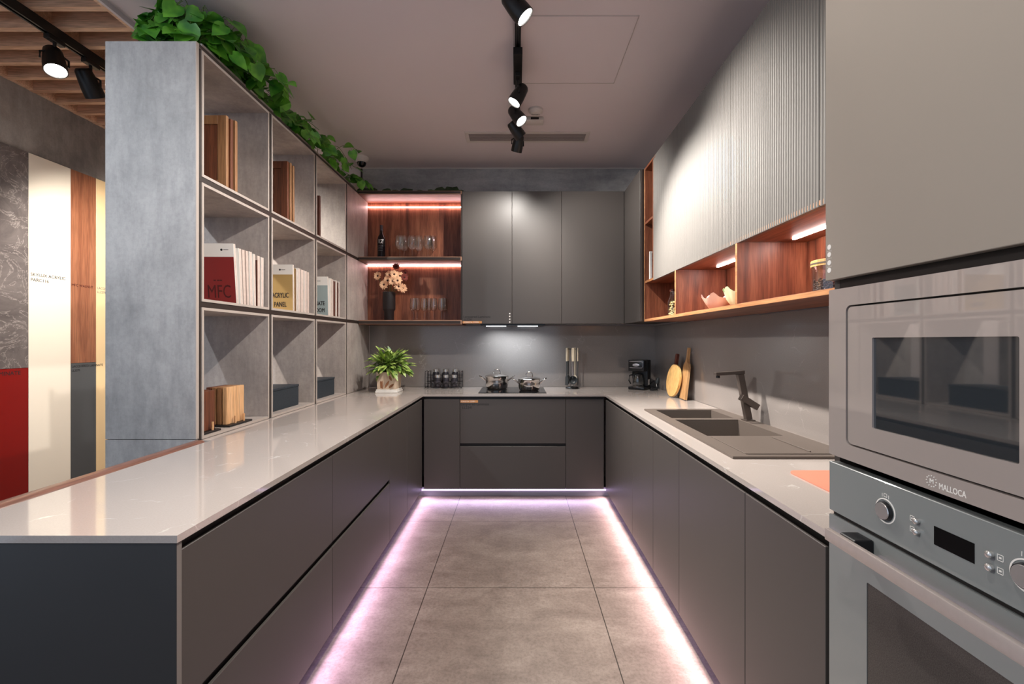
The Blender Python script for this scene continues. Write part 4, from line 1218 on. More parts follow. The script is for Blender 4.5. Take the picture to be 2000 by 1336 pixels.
def spoon(mb):
    return mb.sphere((0, 0, H0+0.080), 0.045, 16, (0.62, 0.16, 1.0))
utensil('ladle', 0, 'dark soup ladle with cream handle, hanging at the front of the carousel', ladle, 'ladle')
utensil('slotted_turner', 1, 'dark slotted turner with cream handle, right side of the carousel', slotted, 'turner')
utensil('serving_spoon', 2, 'cream-shafted spoon hanging at the back right of the carousel', spoon, 'spoon', 'handleg')
utensil('pasta_server', 3, 'dark serving spoon hanging at the back left of the carousel', spoon, 'spoon')
utensil('spatula', 4, 'dark flat spatula with cream handle, left side of the carousel', spatula, 'spatula')

# ================================================================== spice rack
RX0, RX1, RY0, RY1 = -0.882, -0.536, 4.362, 4.492
t = thing('spice_rack', 'black wire spice rack on the worktop left of the cooktop', 'spice rack', ((RX0+RX1)/2, 4.42, H0))
mb = MB()
w = 0.0028
zt = H0+0.163
for x in (RX0, RX1):
    s = 1 if x == RX0 else -1
    for dx in (0, s*0.030):
        pts = [(x+dx, RY0, H0+0.004), (x+dx, RY0, zt-0.01), (x+dx, RY0+0.012, zt), (x+dx, RY1-0.012, zt), (x+dx, RY1, zt-0.01), (x+dx, RY1, H0+0.004)]
        mb.tube(pts, w, 6)
        mb.sphere((x+dx, RY0, H0+0.0045), 0.0044, 8)
    mb.tube([(x, RY0, H0+0.010), (x, RY1, H0+0.010)], w, 6)
obj('side_frame', mb, M['wire'], t)
mb = MB()
for (y, z) in ((RY0, H0+0.012), (RY0, H0+0.046), (RY0+0.030, H0+0.010), (RY0+0.062, H0+0.010), (RY0+0.066, H0+0.062), (RY0+0.096, H0+0.062), (RY1, H0+0.062), (RY0+0.066, H0+0.098), (RY1, H0+0.12)):
    mb.tube([(RX0, y, z), (RX1, y, z)], w*0.8, 6)
obj('shelf_wires', mb, M['wire'], t)
mb = MB()
for k in range(4):
    cx = RX0+0.058+k*0.0772
    mb.tube([(cx+0.036*math.cos(a*PI/10), RY0-0.001, H0+0.014+0.044*math.sin(a*PI/10)) for a in range(11)], w*0.8, 6)
obj('front_arches', mb, M['wire'], t)
def jar(x, y, z, label):
    t = thing('spice_jar', label, 'jar', (x, y, z), 'steel-capped jars in the spice rack')
    obj('body', MB().lathe([(0, 0), (0.0285, 0), (0.0305, 0.004), (0.0305, 0.078), (0.024, 0.090), (0, 0.090)], (x, y, z), 24), M['jarblack'], t)
    obj('cap', MB().lathe([(0.0, 0.0904), (0.0250, 0.0904), (0.0250, 0.114), (0.0225, 0.116), (0, 0.116)], (x, y, z), 24), M['cap'], t, label='shiny steel cap')
    mb = MB().lathe([(0.0307, 0.014), (0.0307, 0.056)], (x, y, z), 24)
    o = obj('label_band', mb, M['jlabel'], t)
    return t
ln = ['left', 'middle', 'right']
for k in range(3):
    jar(-0.768+k*0.0805, RY0+0.033, H0+0.0132, 'dark spice jar with steel cap, %s of the front row in the wire rack' % ln[k])
for k in range(3):
    jar(-0.795+k*0.0935, RY0+0.097, H0+0.0655, 'dark spice jar with steel cap, %s of the raised back row in the wire rack' % ln[k])

# ================================================================== coffee maker
CX, CY = 1.160, 4.310
t = thing('coffee_maker', 'small black drip coffee maker in the right corner of the worktop', 'coffee maker', (CX, CY, H0))
ROT = Matrix.Translation((CX, CY, H0)) @ Matrix.Rotation(math.radians(-38), 4, 'Z')
def cm(name, mb, m, par=t, label=None):
    mb.xf(ROT)
    return obj(name, mb, m, par, label=label)
hw = 0.078
cm('base', MB().box(-hw, hw, -0.085, 0.085, 0.001, 0.026, 0.006, 2), M['blackp'])
cm('column', MB().box(-hw, hw, 0.000, 0.085, 0.0265, 0.278, 0.008, 2), M['blackp'])
cm('brew_head', MB().box(-hw, hw, -0.085, -0.0005, 0.172, 0.278, 0.008, 2), M['blackp'])
cm('warming_plate', MB().lathe([(0, 0.0265), (0.052, 0.0265), (0.052, 0.031), (0, 0.031)], (0, -0.040, 0), 24), M['steel'])
pl = MB().sphere((0, 0, 0), 1.0, 20, (0.034, 0.0022, 0.013), Matrix.Identity(4)); pl.xf(Matrix.Translation((0, -0.0868, 0.232)))
cm('name_plate', pl, M['silver'], label='oval silver plate')
tr = MB().tube([(-0.062, -0.0868, 0.206), (0.055, -0.0868, 0.206), (0.066, -0.0868, 0.216), (0.066, -0.0868, 0.254), (0.055, -0.0868, 0.264), (-0.062, -0.0868, 0.264)], 0.0016, 6)
cm('chrome_trim', tr, M['silver'])
cr = MB().lathe([(0, 0.0325), (0.048, 0.0325), (0.054, 0.050), (0.052, 0.100), (0.040, 0.134), (0.037, 0.134), (0.049, 0.099), (0.051, 0.050), (0.046, 0.0355), (0, 0.0355)], (0, -0.037, 0), 28)
cf = cm('carafe', cr, M['glass'])
cm('carafe_lid', MB().lathe([(0, 0.1345), (0.041, 0.1345), (0.041, 0.146), (0.02, 0.150), (0, 0.150)], (0, -0.037, 0), 24), M['blackp'], cf)
cm('carafe_handle', MB().tube([(-0.040, -0.066, 0.138), (-0.058, -0.092, 0.134), (-0.064, -0.100, 0.090), (-0.052, -0.084, 0.055)], 0.007, 8), M['blackp'], cf)
cm('side_sticker', MB().box(hw+0.0001, hw+0.0008, 0.010, 0.050, 0.045, 0.095), M['white'], label='white paper label on its side')
pts = [ROT @ Vector((0.05, 0.086, 0.03)), Vector((1.262, 4.30, H0+0.055)), Vector((1.282, 4.25, H0+0.085)), Vector((1.292, 4.215, H0+0.050)), Vector((1.285, 4.19, H0+0.012)), Vector((1.25, 4.17, H0+0.0055)), Vector((1.225, 4.19, H0+0.0055)), Vector((1.25, 4.215, H0+0.0055)), Vector((1.30, 4.20, H0+0.0055))]
def smooth_path(pts, n=8):
    pts = [Vector(p) for p in pts]
    out = []
    P = [pts[0]]+pts+[pts[-1]]
    for i in range(1, len(P)-2):
        for k in range(n):
            u = k/n
            a, b, c, d = P[i-1], P[i], P[i+1], P[i+2]
            out.append(0.5*((2*b)+(c-a)*u+(2*a-5*b+4*c-d)*u*u+(3*b-a-3*c+d)*u**3))
    out.append(pts[-1])
    return out
obj('power_cord', MB().tube(smooth_path(pts), 0.0040, 8), M['blackp'], t)
mb = MB().lathe([(0, 0), (0.016, 0), (0.019, 0.012), (0.014, 0.040), (0.006, 0.058), (0, 0.060)], (1.300, 4.225, H0+0.060), 14, Matrix.Rotation(math.radians(14), 4, 'Y'), sx=1.0, sy=0.7)
obj('plug', mb, M['nylon'], t)

# ================================================================== chopping boards
def lean(o_pt, ang, turn):
    """board frame: local x along the wall, local y up the board, z is the thickness towards the room"""
    # wall normal -X; board leans back to +X by ang; turn rotates about Z
    up = Vector((math.sin(ang), 0, math.cos(ang)))
    right = Vector((0, -1, 0))
    Rz = Matrix.Rotation(turn, 3, 'Z')
    up = Rz @ up; right = Rz @ right
    return frame(o_pt, right, up)
t = thing('paddle_board', 'long ash serving paddle leaning on the right splashback', 'chopping board', (1.31, 3.55, H0))
F = lean((1.302, 3.545, H0+0.004), 0.115, -0.03)
w = 0.062
poly = [(-w, 0), (w, 0), (w, 0.245), (w*0.82, 0.272), (0.026, 0.290), (0.017, 0.312), (0.015, 0.385), (0.010, 0.402), (-0.010, 0.402), (-0.015, 0.385), (-0.017, 0.312), (-0.026, 0.290), (-w*0.82, 0.272), (-w, 0.245)]
obj('board', MB().prism([p for p in poly], 0.018, F), M['ash'], t)
t = thing('round_board', 'round bamboo board with dark handle leaning in front of the ash paddle', 'chopping board', (1.27, 3.66, H0))
F = lean((1.262, 3.700, H0+0.005), 0.15, 0.04)
pts = [(0.132*math.cos(2*PI*k/48), 0.132+0.132*math.sin(2*PI*k/48)) for k in range(48)]
obj('board', MB().prism(pts, 0.018, F), M['bamboo'], t)
hp = [(-0.019, 0.2602), (0.019, 0.2602), (0.017, 0.300), (0.021, 0.336), (0.014, 0.350), (-0.014, 0.350), (-0.021, 0.336), (-0.017, 0.300)]
obj('handle', MB().prism(hp, 0.018, F), M['darkhandle'], t, label='dark red-brown handle')

# coral mat
t = thing('cutting_mat', 'thin coral pink cutting mat on the worktop beside the tall cabinet', 'cutting mat', (1.1, 1.4, H0))
pts = rrect(1.190, 1.600, 0.948, 1.235, 0.030)
obj('sheet', MB().prism([(p[1], p[0]) for p in pts], 0.004, Matrix.Translation((0, 0, H0+0.0006))), M['pink'], t)

# ================================================================== wine niche contents
Z1 = 2.1236; Z2 = 1.5386
def lat_glass(prof_fn, c, n=28):
    return MB().lathe(prof_fn, c, n, closed=False)
def wineglass(x, y, z, h, rb, label, group, small=False):
    t = thing('wine_glass', label, 'wine glass', (x, y, z), group)
    s = h
    if small:
        bowl = [(0.0035, 0.40*s), (rb*0.75, 0.47*s), (rb*0.98, 0.56*s), (rb, 0.68*s), (rb*0.93, 0.86*s), (rb*0.85, s)]
    else:
        bowl = [(0.0035, 0.36*s), (rb*0.55, 0.41*s), (rb*0.92, 0.52*s), (rb, 0.62*s), (rb*0.96, 0.78*s), (rb*0.78, s)]
    prof = bowl + [(max(r-0.0014, 0.0), zz+(0.004 if i == 0 else 0.0015 if zz < s*0.99 else 0)) for i, (r, zz) in reversed(list(enumerate(bowl)))]
    prof[-1] = (0.0, prof[-1][1])
    prof = [(0.0, bowl[0][1]-0.001)] + prof
    obj('bowl', MB().lathe(prof, (x, y, z), 28), M['glass'], t)
    obj('stem', MB().lathe([(0, 0.0055), (0.0036, 0.0055), (0.0030, 0.03), (0.0030, bowl[0][1]-0.012), (0.0036, bowl[0][1]-0.0015), (0, bowl[0][1]-0.0015)], (x, y, z), 12), M['glass'], t)
    obj('foot', MB().lathe([(0, 0.0006), (rb*0.85, 0.0006), (rb*0.85, 0.0018), (0.006, 0.005), (0, 0.005)], (x, y, z), 28), M['glass'], t)
G1 = 'large wine glasses on the upper niche shelf'
for k, px in enumerate((781, 805, 836)):
    Y = 4.262
    wineglass((px-1010)/889*Y, Y, Z1, 0.205, 0.044, 'large wine glass, %s of the front row on the upper niche shelf' % ln[k], G1)
for k, px in enumerate((789.5, 818, 845)):
    Y = 4.385
    wineglass((px-1010)/889*Y, Y, Z1, 0.232, 0.044, 'large wine glass, %s of the back row on the upper niche shelf' % ln[k], G1)
G2 = 'small wine glasses on the lower niche shelf'
for k, (px, Y, lb) in enumerate(((807.5, 4.265, 'leftmost of the front row'), (828.4, 4.265, 'second in the front row'), (847, 4.265, 'third in the front row'), (862, 4.258, 'rightmost of the front row'),
                                 (814.5, 4.375, 'leftmost of the back row'), (838, 4.375, 'middle of the back row'), (867.5, 4.375, 'rightmost of the back row'))):
    wineglass((px-1010)/889*Y, Y, Z2, 0.205 if k < 4 else 0.218, 0.034 if k != 3 else 0.031, 'small cut wine glass, %s on the lower niche shelf' % lb, G2, True)
bx, by = (745-1010)/889*4.30, 4.30
t = thing('wine_bottle', 'dark wine bottle with white 12 on the front, on the upper niche shelf', 'bottle', (bx, by, Z1))
obj('glass_body', MB().lathe([(0, 0.0006), (0.034, 0.0006), (0.037, 0.004), (0.0375, 0.175), (0.034, 0.200), (0.018, 0.228), (0.0135, 0.245), (0.0135, 0.262), (0, 0.262)], (bx, by, Z1), 28), M['bottle'], t)
obj('foil_cap', MB().lathe([(0.0138, 0.2625), (0.0150, 0.2625), (0.0150, 0.305), (0.0155, 0.306), (0.0155, 0.314), (0, 0.314)], (bx, by, Z1), 20), M['foil'], t)
def wraptext(mb, s, size, z, r, sx=1.0, bold=0.0):
    tmp = MB().text(s, size, (0, 0, 0), (1, 0, 0), (0, 0, 1), 'CENTER', sx=sx, bold=bold)
    for v in tmp.bm.verts:
        a = v.co.x/r
        rr = r+0.0004-v.co.y
        v.co = Vector((bx+rr*math.sin(a), by-rr*math.cos(a), z+v.co.z))
    me = bpy.data.meshes.new('t'); tmp.bm.to_mesh(me); tmp.bm.free(); mb.bm.from_mesh(me); bpy.data.meshes.remove(me)
mb = MB(); wraptext(mb, '12', 0.052, Z1+0.138, 0.0376, 0.9, 0.001)
obj('number_print', mb, M['white'], t)
mb = MB(); wraptext(mb, 'e mezzo', 0.017, Z1+0.108, 0.0376); wraptext(mb, 'ROSSO', 0.014, Z1+0.088, 0.0376); wraptext(mb, 'PUGLIA', 0.012, Z1+0.068, 0.0376)
obj('small_print', mb, M['label'], t)
vx, vy = (760-1010)/889*4.30, 4.30
t = thing('vase', 'matt black stepped vase on the lower niche shelf', 'vase', (vx, vy, Z2))
obj('body', MB().lathe([(0, 0.0006), (0.044, 0.0006), (0.046, 0.004), (0.046, 0.086), (0.0565, 0.102), (0.0585, 0.108), (0.0585, 0.266), (0.056, 0.268), (0.054, 0.266), (0.054, 0.11), (0.040, 0.09), (0.040, 0.01), (0, 0.01)], (vx, vy, Z2), 32), M['vase'], t)
FL = [(738, 539, -0.06, 'cream daisy furthest left above the black vase', 0), (761, 537, -0.01, 'cream daisy left of centre in the upper bouquet', 0), (770, 536, -0.055, 'cream daisy at the heart of the bouquet', 0), (776.5, 548, -0.07, 'cream daisy right of centre, just below the bouquet heart', 0),
      (750, 556, -0.07, 'cream daisy lowest on the left, over the vase rim', 0), (778.5, 559.5, -0.06, 'cream daisy lowest on the right, over the vase rim', 0), (786, 563, -0.02, 'cream daisy drooping furthest right beside the vase', 0),
      (757, 548, -0.045, 'cream daisy lower left of the bouquet centre', 0), (767, 549, -0.075, 'cream daisy low in the middle of the bouquet, facing forward', 0), (781, 539, -0.04, 'cream daisy at the right edge of the upper bouquet', 0),
      (774, 521, 0.0, 'rust-coloured daisy at the very top of the bouquet', 1), (791, 533, -0.005, 'rust-coloured daisy at the upper right of the bouquet', 1), (789.5, 542, -0.035, 'small rust-coloured daisy just under the upper right one', 1)]
for (px, py, dy, lb, km) in FL:
    Y = 4.30+dy
    c = Vector(((px-1010)/889*Y, Y, 1.35+(665-py)/889*Y))
    root = Vector((vx+R.uniform(-0.018, 0.018), vy+R.uniform(-0.015, 0.015), Z2+0.15))
    nrm = Vector((c.x-vx, -0.20+dy, 0.03+0.5*(c.z-(Z2+0.36)))).normalized()
    t = thing('daisy_flower', lb, 'flower', c, 'daisies in the black vase')
    q = nrm.to_track_quat('Z', 'Y').to_matrix().to_4x4(); q.translation = c
    mb = MB()
    rp = 0.044 if km == 0 else 0.038
    for layer, (np_, tilt, rr) in enumerate(((17, 0.10, rp), (14, 0.40, rp*0.84))):
        for k in range(np_):
            a = 2*PI*(k+0.5*layer)/np_+R.uniform(-0.1, 0.1)
            L = rr*R.uniform(0.85, 1.1)
            ca, sa = math.cos(a), math.sin(a)
            def P(u, w, h):
                return q @ Vector((u*ca-w*sa, u*sa+w*ca, h))
            z0 = 0.001+layer*0.001
            hh = math.sin(tilt)
            vs = [P(0.007, -0.002, z0), P(L*0.6, -0.0062, z0+L*0.6*hh), P(L*0.93, -0.0036, z0+L*hh*0.82), P(L, 0, z0+L*hh*0.8), P(L*0.93, 0.0036, z0+L*hh*0.82), P(L*0.6, 0.0062, z0+L*0.6*hh), P(0.007, 0.002, z0)]
            mb.face(vs)
    obj('petals', mb, M['petal'] if km == 0 else M['petal2'], t, nrm=False)
    obj('flower_core', MB().sphere((0, 0, 0), 0.0105, 12, (1, 1, 0.6)).xf(q @ Matrix.Translation((0, 0, 0.002))), M['fcore'], t)
    mid = (c+root)/2+Vector((0, 0, 0.03))
    obj('stem', MB().tube(smooth_path([c-nrm*0.004, mid, Vector((root.x, root.y, Z2+0.20)), root], 5), 0.0016, 6), M['stemg'], t)

# ================================================================== right wall niche contents
NZF = NZ0+0.0206
def bowl_ears(x, y, r, mo, mi, label, rz, h):
    t = thing('bowl', label, 'bowl', (x, y, NZF), 'leaf-edged bowls in the lit niche')
    n = 40
    def rim(a):
        e = 0
        for c0 in (0.5, 1.55, 2.6, 3.75, 5.0):
            d = (a-c0+PI) % (2*PI)-PI
            e = max(e, 0.030*math.exp(-(d/0.26)**2))
        return h+e
    for nm, m, off, zb in (('shell', mo, 0.0, 0.0006), ('lining', mi, -0.0032, 0.0044)):
        mb = MB(); bm = mb.bm
        rows = []
        for (f, rr) in ((0, 0.50), (0.25, 0.74), (0.55, 0.92), (1.0, 1.05)):
            ring = []
            for k in range(n):
                a = 2*PI*k/n
                z = zb+(rim(a)-zb)*f
                rad = r*(rr+ (0.10 if f == 1 and rim(a) > h+0.01 else 0))+off
                ring.append(bm.verts.new((x+rad*math.cos(a+rz), y+rad*math.sin(a+rz), NZF+z)))
            rows.append(ring)
        cv = bm.verts.new((x, y, NZF+zb))
        for k in range(n):
            bm.faces.new((cv, rows[0][(k+1) % n], rows[0][k]))
            for i in range(3):
                bm.faces.new((rows[i][k], rows[i][(k+1) % n], rows[i+1][(k+1) % n], rows[i+1][k]))
        if nm == 'shell':
            sh = obj(nm, mb, m, t, nrm=False)
        else:
            obj(nm, mb, m, t, nrm=False)
bowl_ears(1.130, 2.545, 0.082, M['bowlp'], M['bowlpi'], 'pale pink bowl with a petal-shaped rim in the middle lit niche', 0.2, 0.062)
bowl_ears(1.150, 2.330, 0.080, M['bowlg'], M['bowlgi'], 'pale green bowl with a petal-shaped rim beside the pink bowl', 0.8, 0.075)
jx, jy = 1.150, 1.655
t = thing('storage_jar', 'glass jar of coffee beans with wooden lid, in the niche nearest the oven', 'jar', (jx, jy, NZF))
obj('glass_body', MB().lathe([(0, 0.0006), (0.066, 0.0006), (0.068, 0.003), (0.068, 0.098), (0.0645, 0.098), (0.0645, 0.005), (0, 0.004)], (jx, jy, NZF), 36), M['glass'], t)
lid = obj('lid', MB().lathe([(0, 0.0985), (0.0705, 0.0985), (0.0705, 0.119), (0.069, 0.121), (0, 0.121)], (jx, jy, NZF), 36), M['bamboo'], t, label='pale wooden lid')
obj('seal_ring', MB().lathe([(0.0708, 0.106), (0.0718, 0.106), (0.0718, 0.111), (0.0708, 0.111)], (jx, jy, NZF), 36, closed=True), M['granitesink'], lid)
mb = MB()
for k in range(420):
    a = R.uniform(0, 2*PI); rr = 0.058*math.sqrt(R.random()) if k % 3 == 0 else 0.0585
    mb.sphere((jx+rr*math.cos(a), jy+rr*math.sin(a), NZF+R.uniform(0.010, 0.052)), 0.0052, 6, (1, 0.7, 0.6), Matrix.Rotation(R.uniform(0, 6), 4, 'Z') @ Matrix.Rotation(R.uniform(0, 6), 4, 'X'))
one('coffee_beans', mb, M['beans'], 'dark coffee beans filling the lower part of the wooden-lidded jar', 'coffee beans', (jx, jy, NZF+0.005), kind='stuff')
px, py = 1.130, 3.300
t = thing('pasta_bottle', 'slim glass bottle of pasta shells in the far end niche', 'bottle', (px, py, NZF))
obj('glass_body', MB().lathe([(0, 0.0006), (0.036, 0.0006), (0.038, 0.003), (0.038, 0.110), (0.022, 0.150), (0.020, 0.185), (0.0175, 0.185), (0.0195, 0.150), (0.0355, 0.109), (0.0355, 0.005), (0, 0.004)], (px, py, NZF), 24), M['glass'], t)
obj('stopper', MB().lathe([(0, 0.1852), (0.023, 0.1852), (0.023, 0.200), (0, 0.202)], (px, py, NZF), 20), M['darkhandle'], t, label='brown stopper')
mb = MB()
for k in range(70):
    a = R.uniform(0, 2*PI); rr = 0.024*math.sqrt(R.random()) if k % 2 else 0.0255
    zz = R.uniform(0.010, 0.110)
    mb.sphere((px+rr*math.cos(a)*(1 if zz < 0.09 else 0.7), py+rr*math.sin(a)*(1 if zz < 0.09 else 0.7), NZF+zz), 0.0085, 6, (1, 0.6, 0.5), Matrix.Rotation(R.uniform(0, 6), 4, 'Z') @ Matrix.Rotation(R.uniform(0, 6), 4, 'X'))
one('pasta_shells', mb, M['pasta'], 'pale pasta shells filling the slim glass bottle', 'pasta', (px, py, NZF+0.005), kind='stuff')
zt = NZ1+0.0186
t = thing('picture_frame', 'white-framed small picture standing on the narrow wooden tower shelf', 'picture frame', (1.11, 3.56, zt))
w0, w1 = 1.034, 1.190
fr = MB()
fr.box(w0, w0+0.014, 3.545, 3.565, zt, zt+0.220); fr.box(w1-0.014, w1, 3.545, 3.565, zt, zt+0.220)
fr.box(w0+0.0141, w1-0.0141, 3.545, 3.565, zt, zt+0.014); fr.box(w0+0.0141, w1-0.0141, 3.545, 3.565, zt+0.206, zt+0.220)
obj('frame', fr, M['white'], t)
obj('print', MB().box(w0+0.0142, w1-0.0142, 3.550, 3.560, zt+0.0142, zt+0.2058), M['teapic'], t, label='mottled teal print')

# ================================================================== plants
def leaf(mb, p, d, n, L, W, kind='heart', fold=0.25, droop=0.35):
    """one leaf blade: base p, direction d, face normal n"""
    d = Vector(d).normalized(); n = Vector(n); n = (n-d*n.dot(d))
    if n.length < 1e-3: n = d.orthogonal()
    n.normalize(); s = d.cross(n)
    if kind == 'heart':
        st = [(-0.10, 0.26, 0.0), (0.10, 0.50, 0.0), (0.32, 0.55, 0.0), (0.58, 0.42, 0), (0.82, 0.18, 0)]
    else:
        st = [(0.0, 0.10, 0), (0.22, 0.38, 0), (0.48, 0.50, 0), (0.75, 0.34, 0)]
    bm = mb.bm
    def pt(u, w):
        z = -droop*L*u*u*0.6 + fold*abs(w)*0.8
        return Vector(p)+d*(L*u)+s*w+n*z
    mids, ls, rs = [], [], []
    m0 = bm.verts.new(pt(0.02, 0))
    for (u, w, _) in st:
        um = max(u, 0.03)
        mids.append(bm.verts.new(pt(um, 0))); ls.append(bm.verts.new(pt(u, -W*w))); rs.append(bm.verts.new(pt(u, W*w)))
    tip = bm.verts.new(pt(1.0, 0))
    for i in range(len(st)-1):
        bm.faces.new((mids[i], mids[i+1], ls[i+1], ls[i])); bm.faces.new((mids[i], rs[i], rs[i+1], mids[i+1]))
    bm.faces.new((mids[-1], tip, ls[-1])); bm.faces.new((mids[-1], rs[-1], tip))
    bm.faces.new((m0, mids[0], ls[0])) if (m0.co-mids[0].co).length > 1e-5 else None

ZT = 2.7166
PX0, PX1 = -1.840, -1.530
t = thing('planter_trough', 'long grey concrete planter trough along the top of the bookcase', 'planter', (-1.68, 3.2, ZT))
mb = MB()
zt1 = ZT+0.075
mb.box(PX0, PX1, 2.21, 4.30, ZT+0.0005, ZT+0.012); mb.box(PX0, PX0+0.012, 2.21, 4.30, ZT+0.012, zt1); mb.box(PX1-0.012, PX1, 2.21, 4.30, ZT+0.012, zt1)
mb.box(PX0+0.012, PX1-0.012, 2.21, 2.222, ZT+0.012, zt1); mb.box(PX0+0.012, PX1-0.012, 4.288, 4.30, ZT+0.012, zt1)
obj('box', mb, M['conc_cell'], t)
obj('soil', MB().box(PX0+0.0122, PX1-0.0122, 2.2222, 4.2878, ZT+0.0122, ZT+0.062), M['soil'], t)
def pothos(label, y0, y1, nv, hmin, hmax, seed, reach=(0.0, 0.25), nl=7, drop=0.35, size=(0.07, 0.105), cx=None):
    R = random.Random(seed)
    yc = (y0+y1)/2
    t = thing('pothos_plant', label, 'plant', (-1.68, yc, ZT+0.070), 'trailing pothos plants on top of the bookcase')
    vm, lm = MB(), MB()
    for v in range(nv):
        x = R.uniform(PX0+0.03, PX1-0.03); y = R.uniform(y0+0.04, y1-0.04)
        root = Vector((x, y, ZT+0.0712))
        hh = min(R.uniform(hmin, hmax), 0.235)
        out = R.uniform(*reach)
        sgn = 1 if R.random() < 0.78 else -0.35
        tx = x+sgn*out; ty = y+R.uniform(-0.16, 0.22)
        ty = min(max(ty, y0-(0.13 if seed == 3 else 0.02)), y1+0.01)
        top = Vector((x+(tx-x)*0.5, (y+ty)/2, ZT+0.075+hh))
        endz = ZT+0.075+hh*R.uniform(0.35, 0.95)
        if tx > PX1+0.03 and R.random() < drop:
            endz -= R.uniform(0.03, 0.11)
        if tx > PX1-0.06 and tx < -1.44:
            endz = max(endz, ZT+0.10)
        end = Vector((tx, ty, max(endz, ZT+0.06 if tx < -1.45 else ZT-0.05)))
        path = smooth_path([root, root+Vector((0, 0, hh*0.55)), top, end], 6)
        vm.tube(path, 0.0026, 5, 0.0014)
        for k in range(nl):
            f = 0.28+0.72*(k+0.5)/nl
            i = min(int(f*(len(path)-1)), len(path)-2)
            p = path[i]
            tg = (path[i+1]-path[i]).normalized()
            a = R.uniform(0, 2*PI)
            d = Vector((math.cos(a)*0.8+0.12, math.sin(a)*0.7-0.15, R.uniform(-1.0, 0.15)))+tg*0.3
            L = R.uniform(*size)
            nn = Vector((R.uniform(-0.1, 0.7), R.uniform(-1.0, -0.15), R.uniform(0.0, 0.7)))
            q = p+d.normalized()*0.035
            if q.z-L*0.5 < ZT+0.01 and q.x < -1.45:
                d.z = abs(d.z)*0.6; q = p+d.normalized()*0.035
            if q.z+0.075 > ZC or (q+d.normalized()*L).z > ZC-0.07:
                continue
            tp = q+d.normalized()*L
            if tp.z-0.22*L < ZT+0.004 and min(q.x, tp.x) < -1.452:
                continue
            vm.tube([p, p+(q-p)*0.6+Vector((0, 0, 0.006)), q], 0.0012, 4)
            leaf(lm, q, d, nn, L, L*R.uniform(0.72, 0.9), 'heart', R.uniform(0.15, 0.4), R.uniform(0.1, 0.5))
    obj('vines', vm, M['vine'], t)
    obj('leaves', lm, M['leaf'], t, nrm=False, smooth=60)
pothos('large bushy pothos at the near end of the bookcase top', 2.20, 2.58, 58, 0.06, 0.27, 3, (0.0, 0.20), 9, 0.3, (0.075, 0.110))
pothos('trailing pothos second from the near end of the bookcase top', 2.58, 3.04, 22, 0.04, 0.17, 11, (0.05, 0.30), 7, 0.5, (0.07, 0.105))
pothos('trailing pothos in the middle of the bookcase top', 3.04, 3.52, 19, 0.03, 0.13, 5, (0.05, 0.28), 6, 0.5, (0.065, 0.10))
pothos('sparse pothos with upright leaves toward the end wall', 3.55, 3.95, 8, 0.05, 0.20, 8, (0.05, 0.28), 5, 0.4, (0.06, 0.09))
pothos('small pothos at the far end of the bookcase, above the wine niche', 3.98, 4.27, 8, 0.03, 0.15, 21, (0.08, 0.33), 5, 0.5, (0.06, 0.09))
# vine lying along the top of the wine niche
t = thing('creeping_vine', 'dark creeping vine lying on top of the wine niche', 'plant', (-1.0, 4.33, 2.731))
vm, lm = MB(), MB()
path = smooth_path([(-1.40, 4.36, 2.7345), (-1.20, 4.30, 2.7345), (-1.0, 4.36, 2.7345), (-0.80, 4.29, 2.7345), (-0.60, 4.33, 2.7345)], 8)
vm.tube(path, 0.0025, 6)
obj('vines', vm, M['vine'], t)
for (px, sz) in ((704, 0.09), (716, 0.09), (727, 0.08), (752, 0.07), (768, 0.05), (790, 0.08), (818, 0.05), (842, 0.06), (858, 0.10), (880, 0.10), (898, 0.05)):
    x = (px-1010)/889*4.28
    p = Vector((x, 4.28, 2.738))
    for k in range(2):
        leaf(lm, p+Vector((0.02*k, 0.01*k, 0)), (R.uniform(-0.5, 0.5), 0.3, R.uniform(0.45, 0.8)), (0, -1, 0.4), sz, sz*0.9, 'heart', 0.2, 0.3)
obj('leaves', lm, M['leafd'], t, nrm=False, smooth=60)

# potted plant on the worktop
t = thing('tray', 'white square tray under the leafy pot plant', 'tray', (-1.148, 4.09, H0))
obj('slab', MB().box(-1.243, -1.052, 3.985, 4.190, H0+0.0006, H0+0.017, 0.002), M['white'], t)
obj('upper_slab', MB().box(-1.238, -1.057, 3.990, 4.185, H0+0.0172, H0+0.030, 0.002), M['white'], t)
pz = H0+0.0306
pc = Vector((-1.150, 4.092, pz))
t = thing('plant_pot', 'square stone-coloured pot with brown leaf motif on the white tray', 'plant pot', pc)
bm_ = MB()
def ring(s, z):
    return [(pc.x+s*a, pc.y+s*b, pz+z) for a, b in ((-1, -1), (1, -1), (1, 1), (-1, 1))]
rows = [ring(0.082, 0), ring(0.089, 0.150), ring(0.083, 0.150), ring(0.078, 0.020)]
vs = [[bm_.bm.verts.new(p) for p in r] for r in rows]
for a, b in zip(vs, vs[1:]):
    for k in range(4):
        bm_.bm.faces.new((a[k], a[(k+1) % 4], b[(k+1) % 4], b[k]))
bm_.bm.faces.new(vs[0][::-1]); bm_.bm.faces.new(vs[-1])
obj('pot_body', bm_, M['pot'], t)
obj('soil', MB().box(pc.x-0.076, pc.x+0.076, pc.y-0.076, pc.y+0.076, pz+0.0205, pz+0.128), M['soil'], t)
lm = MB()
for (x, z, a, L) in ((-0.050, 0.010, 0.2, 0.07), (-0.035, 0.005, -0.25, 0.075), (-0.015, 0.012, 0.55, 0.08), (0.045, 0.075, -0.4, 0.05), (0.02, 0.012, 0.9, 0.06)):
    y = pc.y-0.083-(z+0.03)*0.0467-0.0012
    leaf(lm, (pc.x+x, y, pz+z), (math.sin(a), -0.0467, math.cos(a)), (0, -1, 0), L, 0.022, 'lance', 0.0, 0.0)
obj('leaf_motif', lm, M['potmotif'], t, nrm=False)
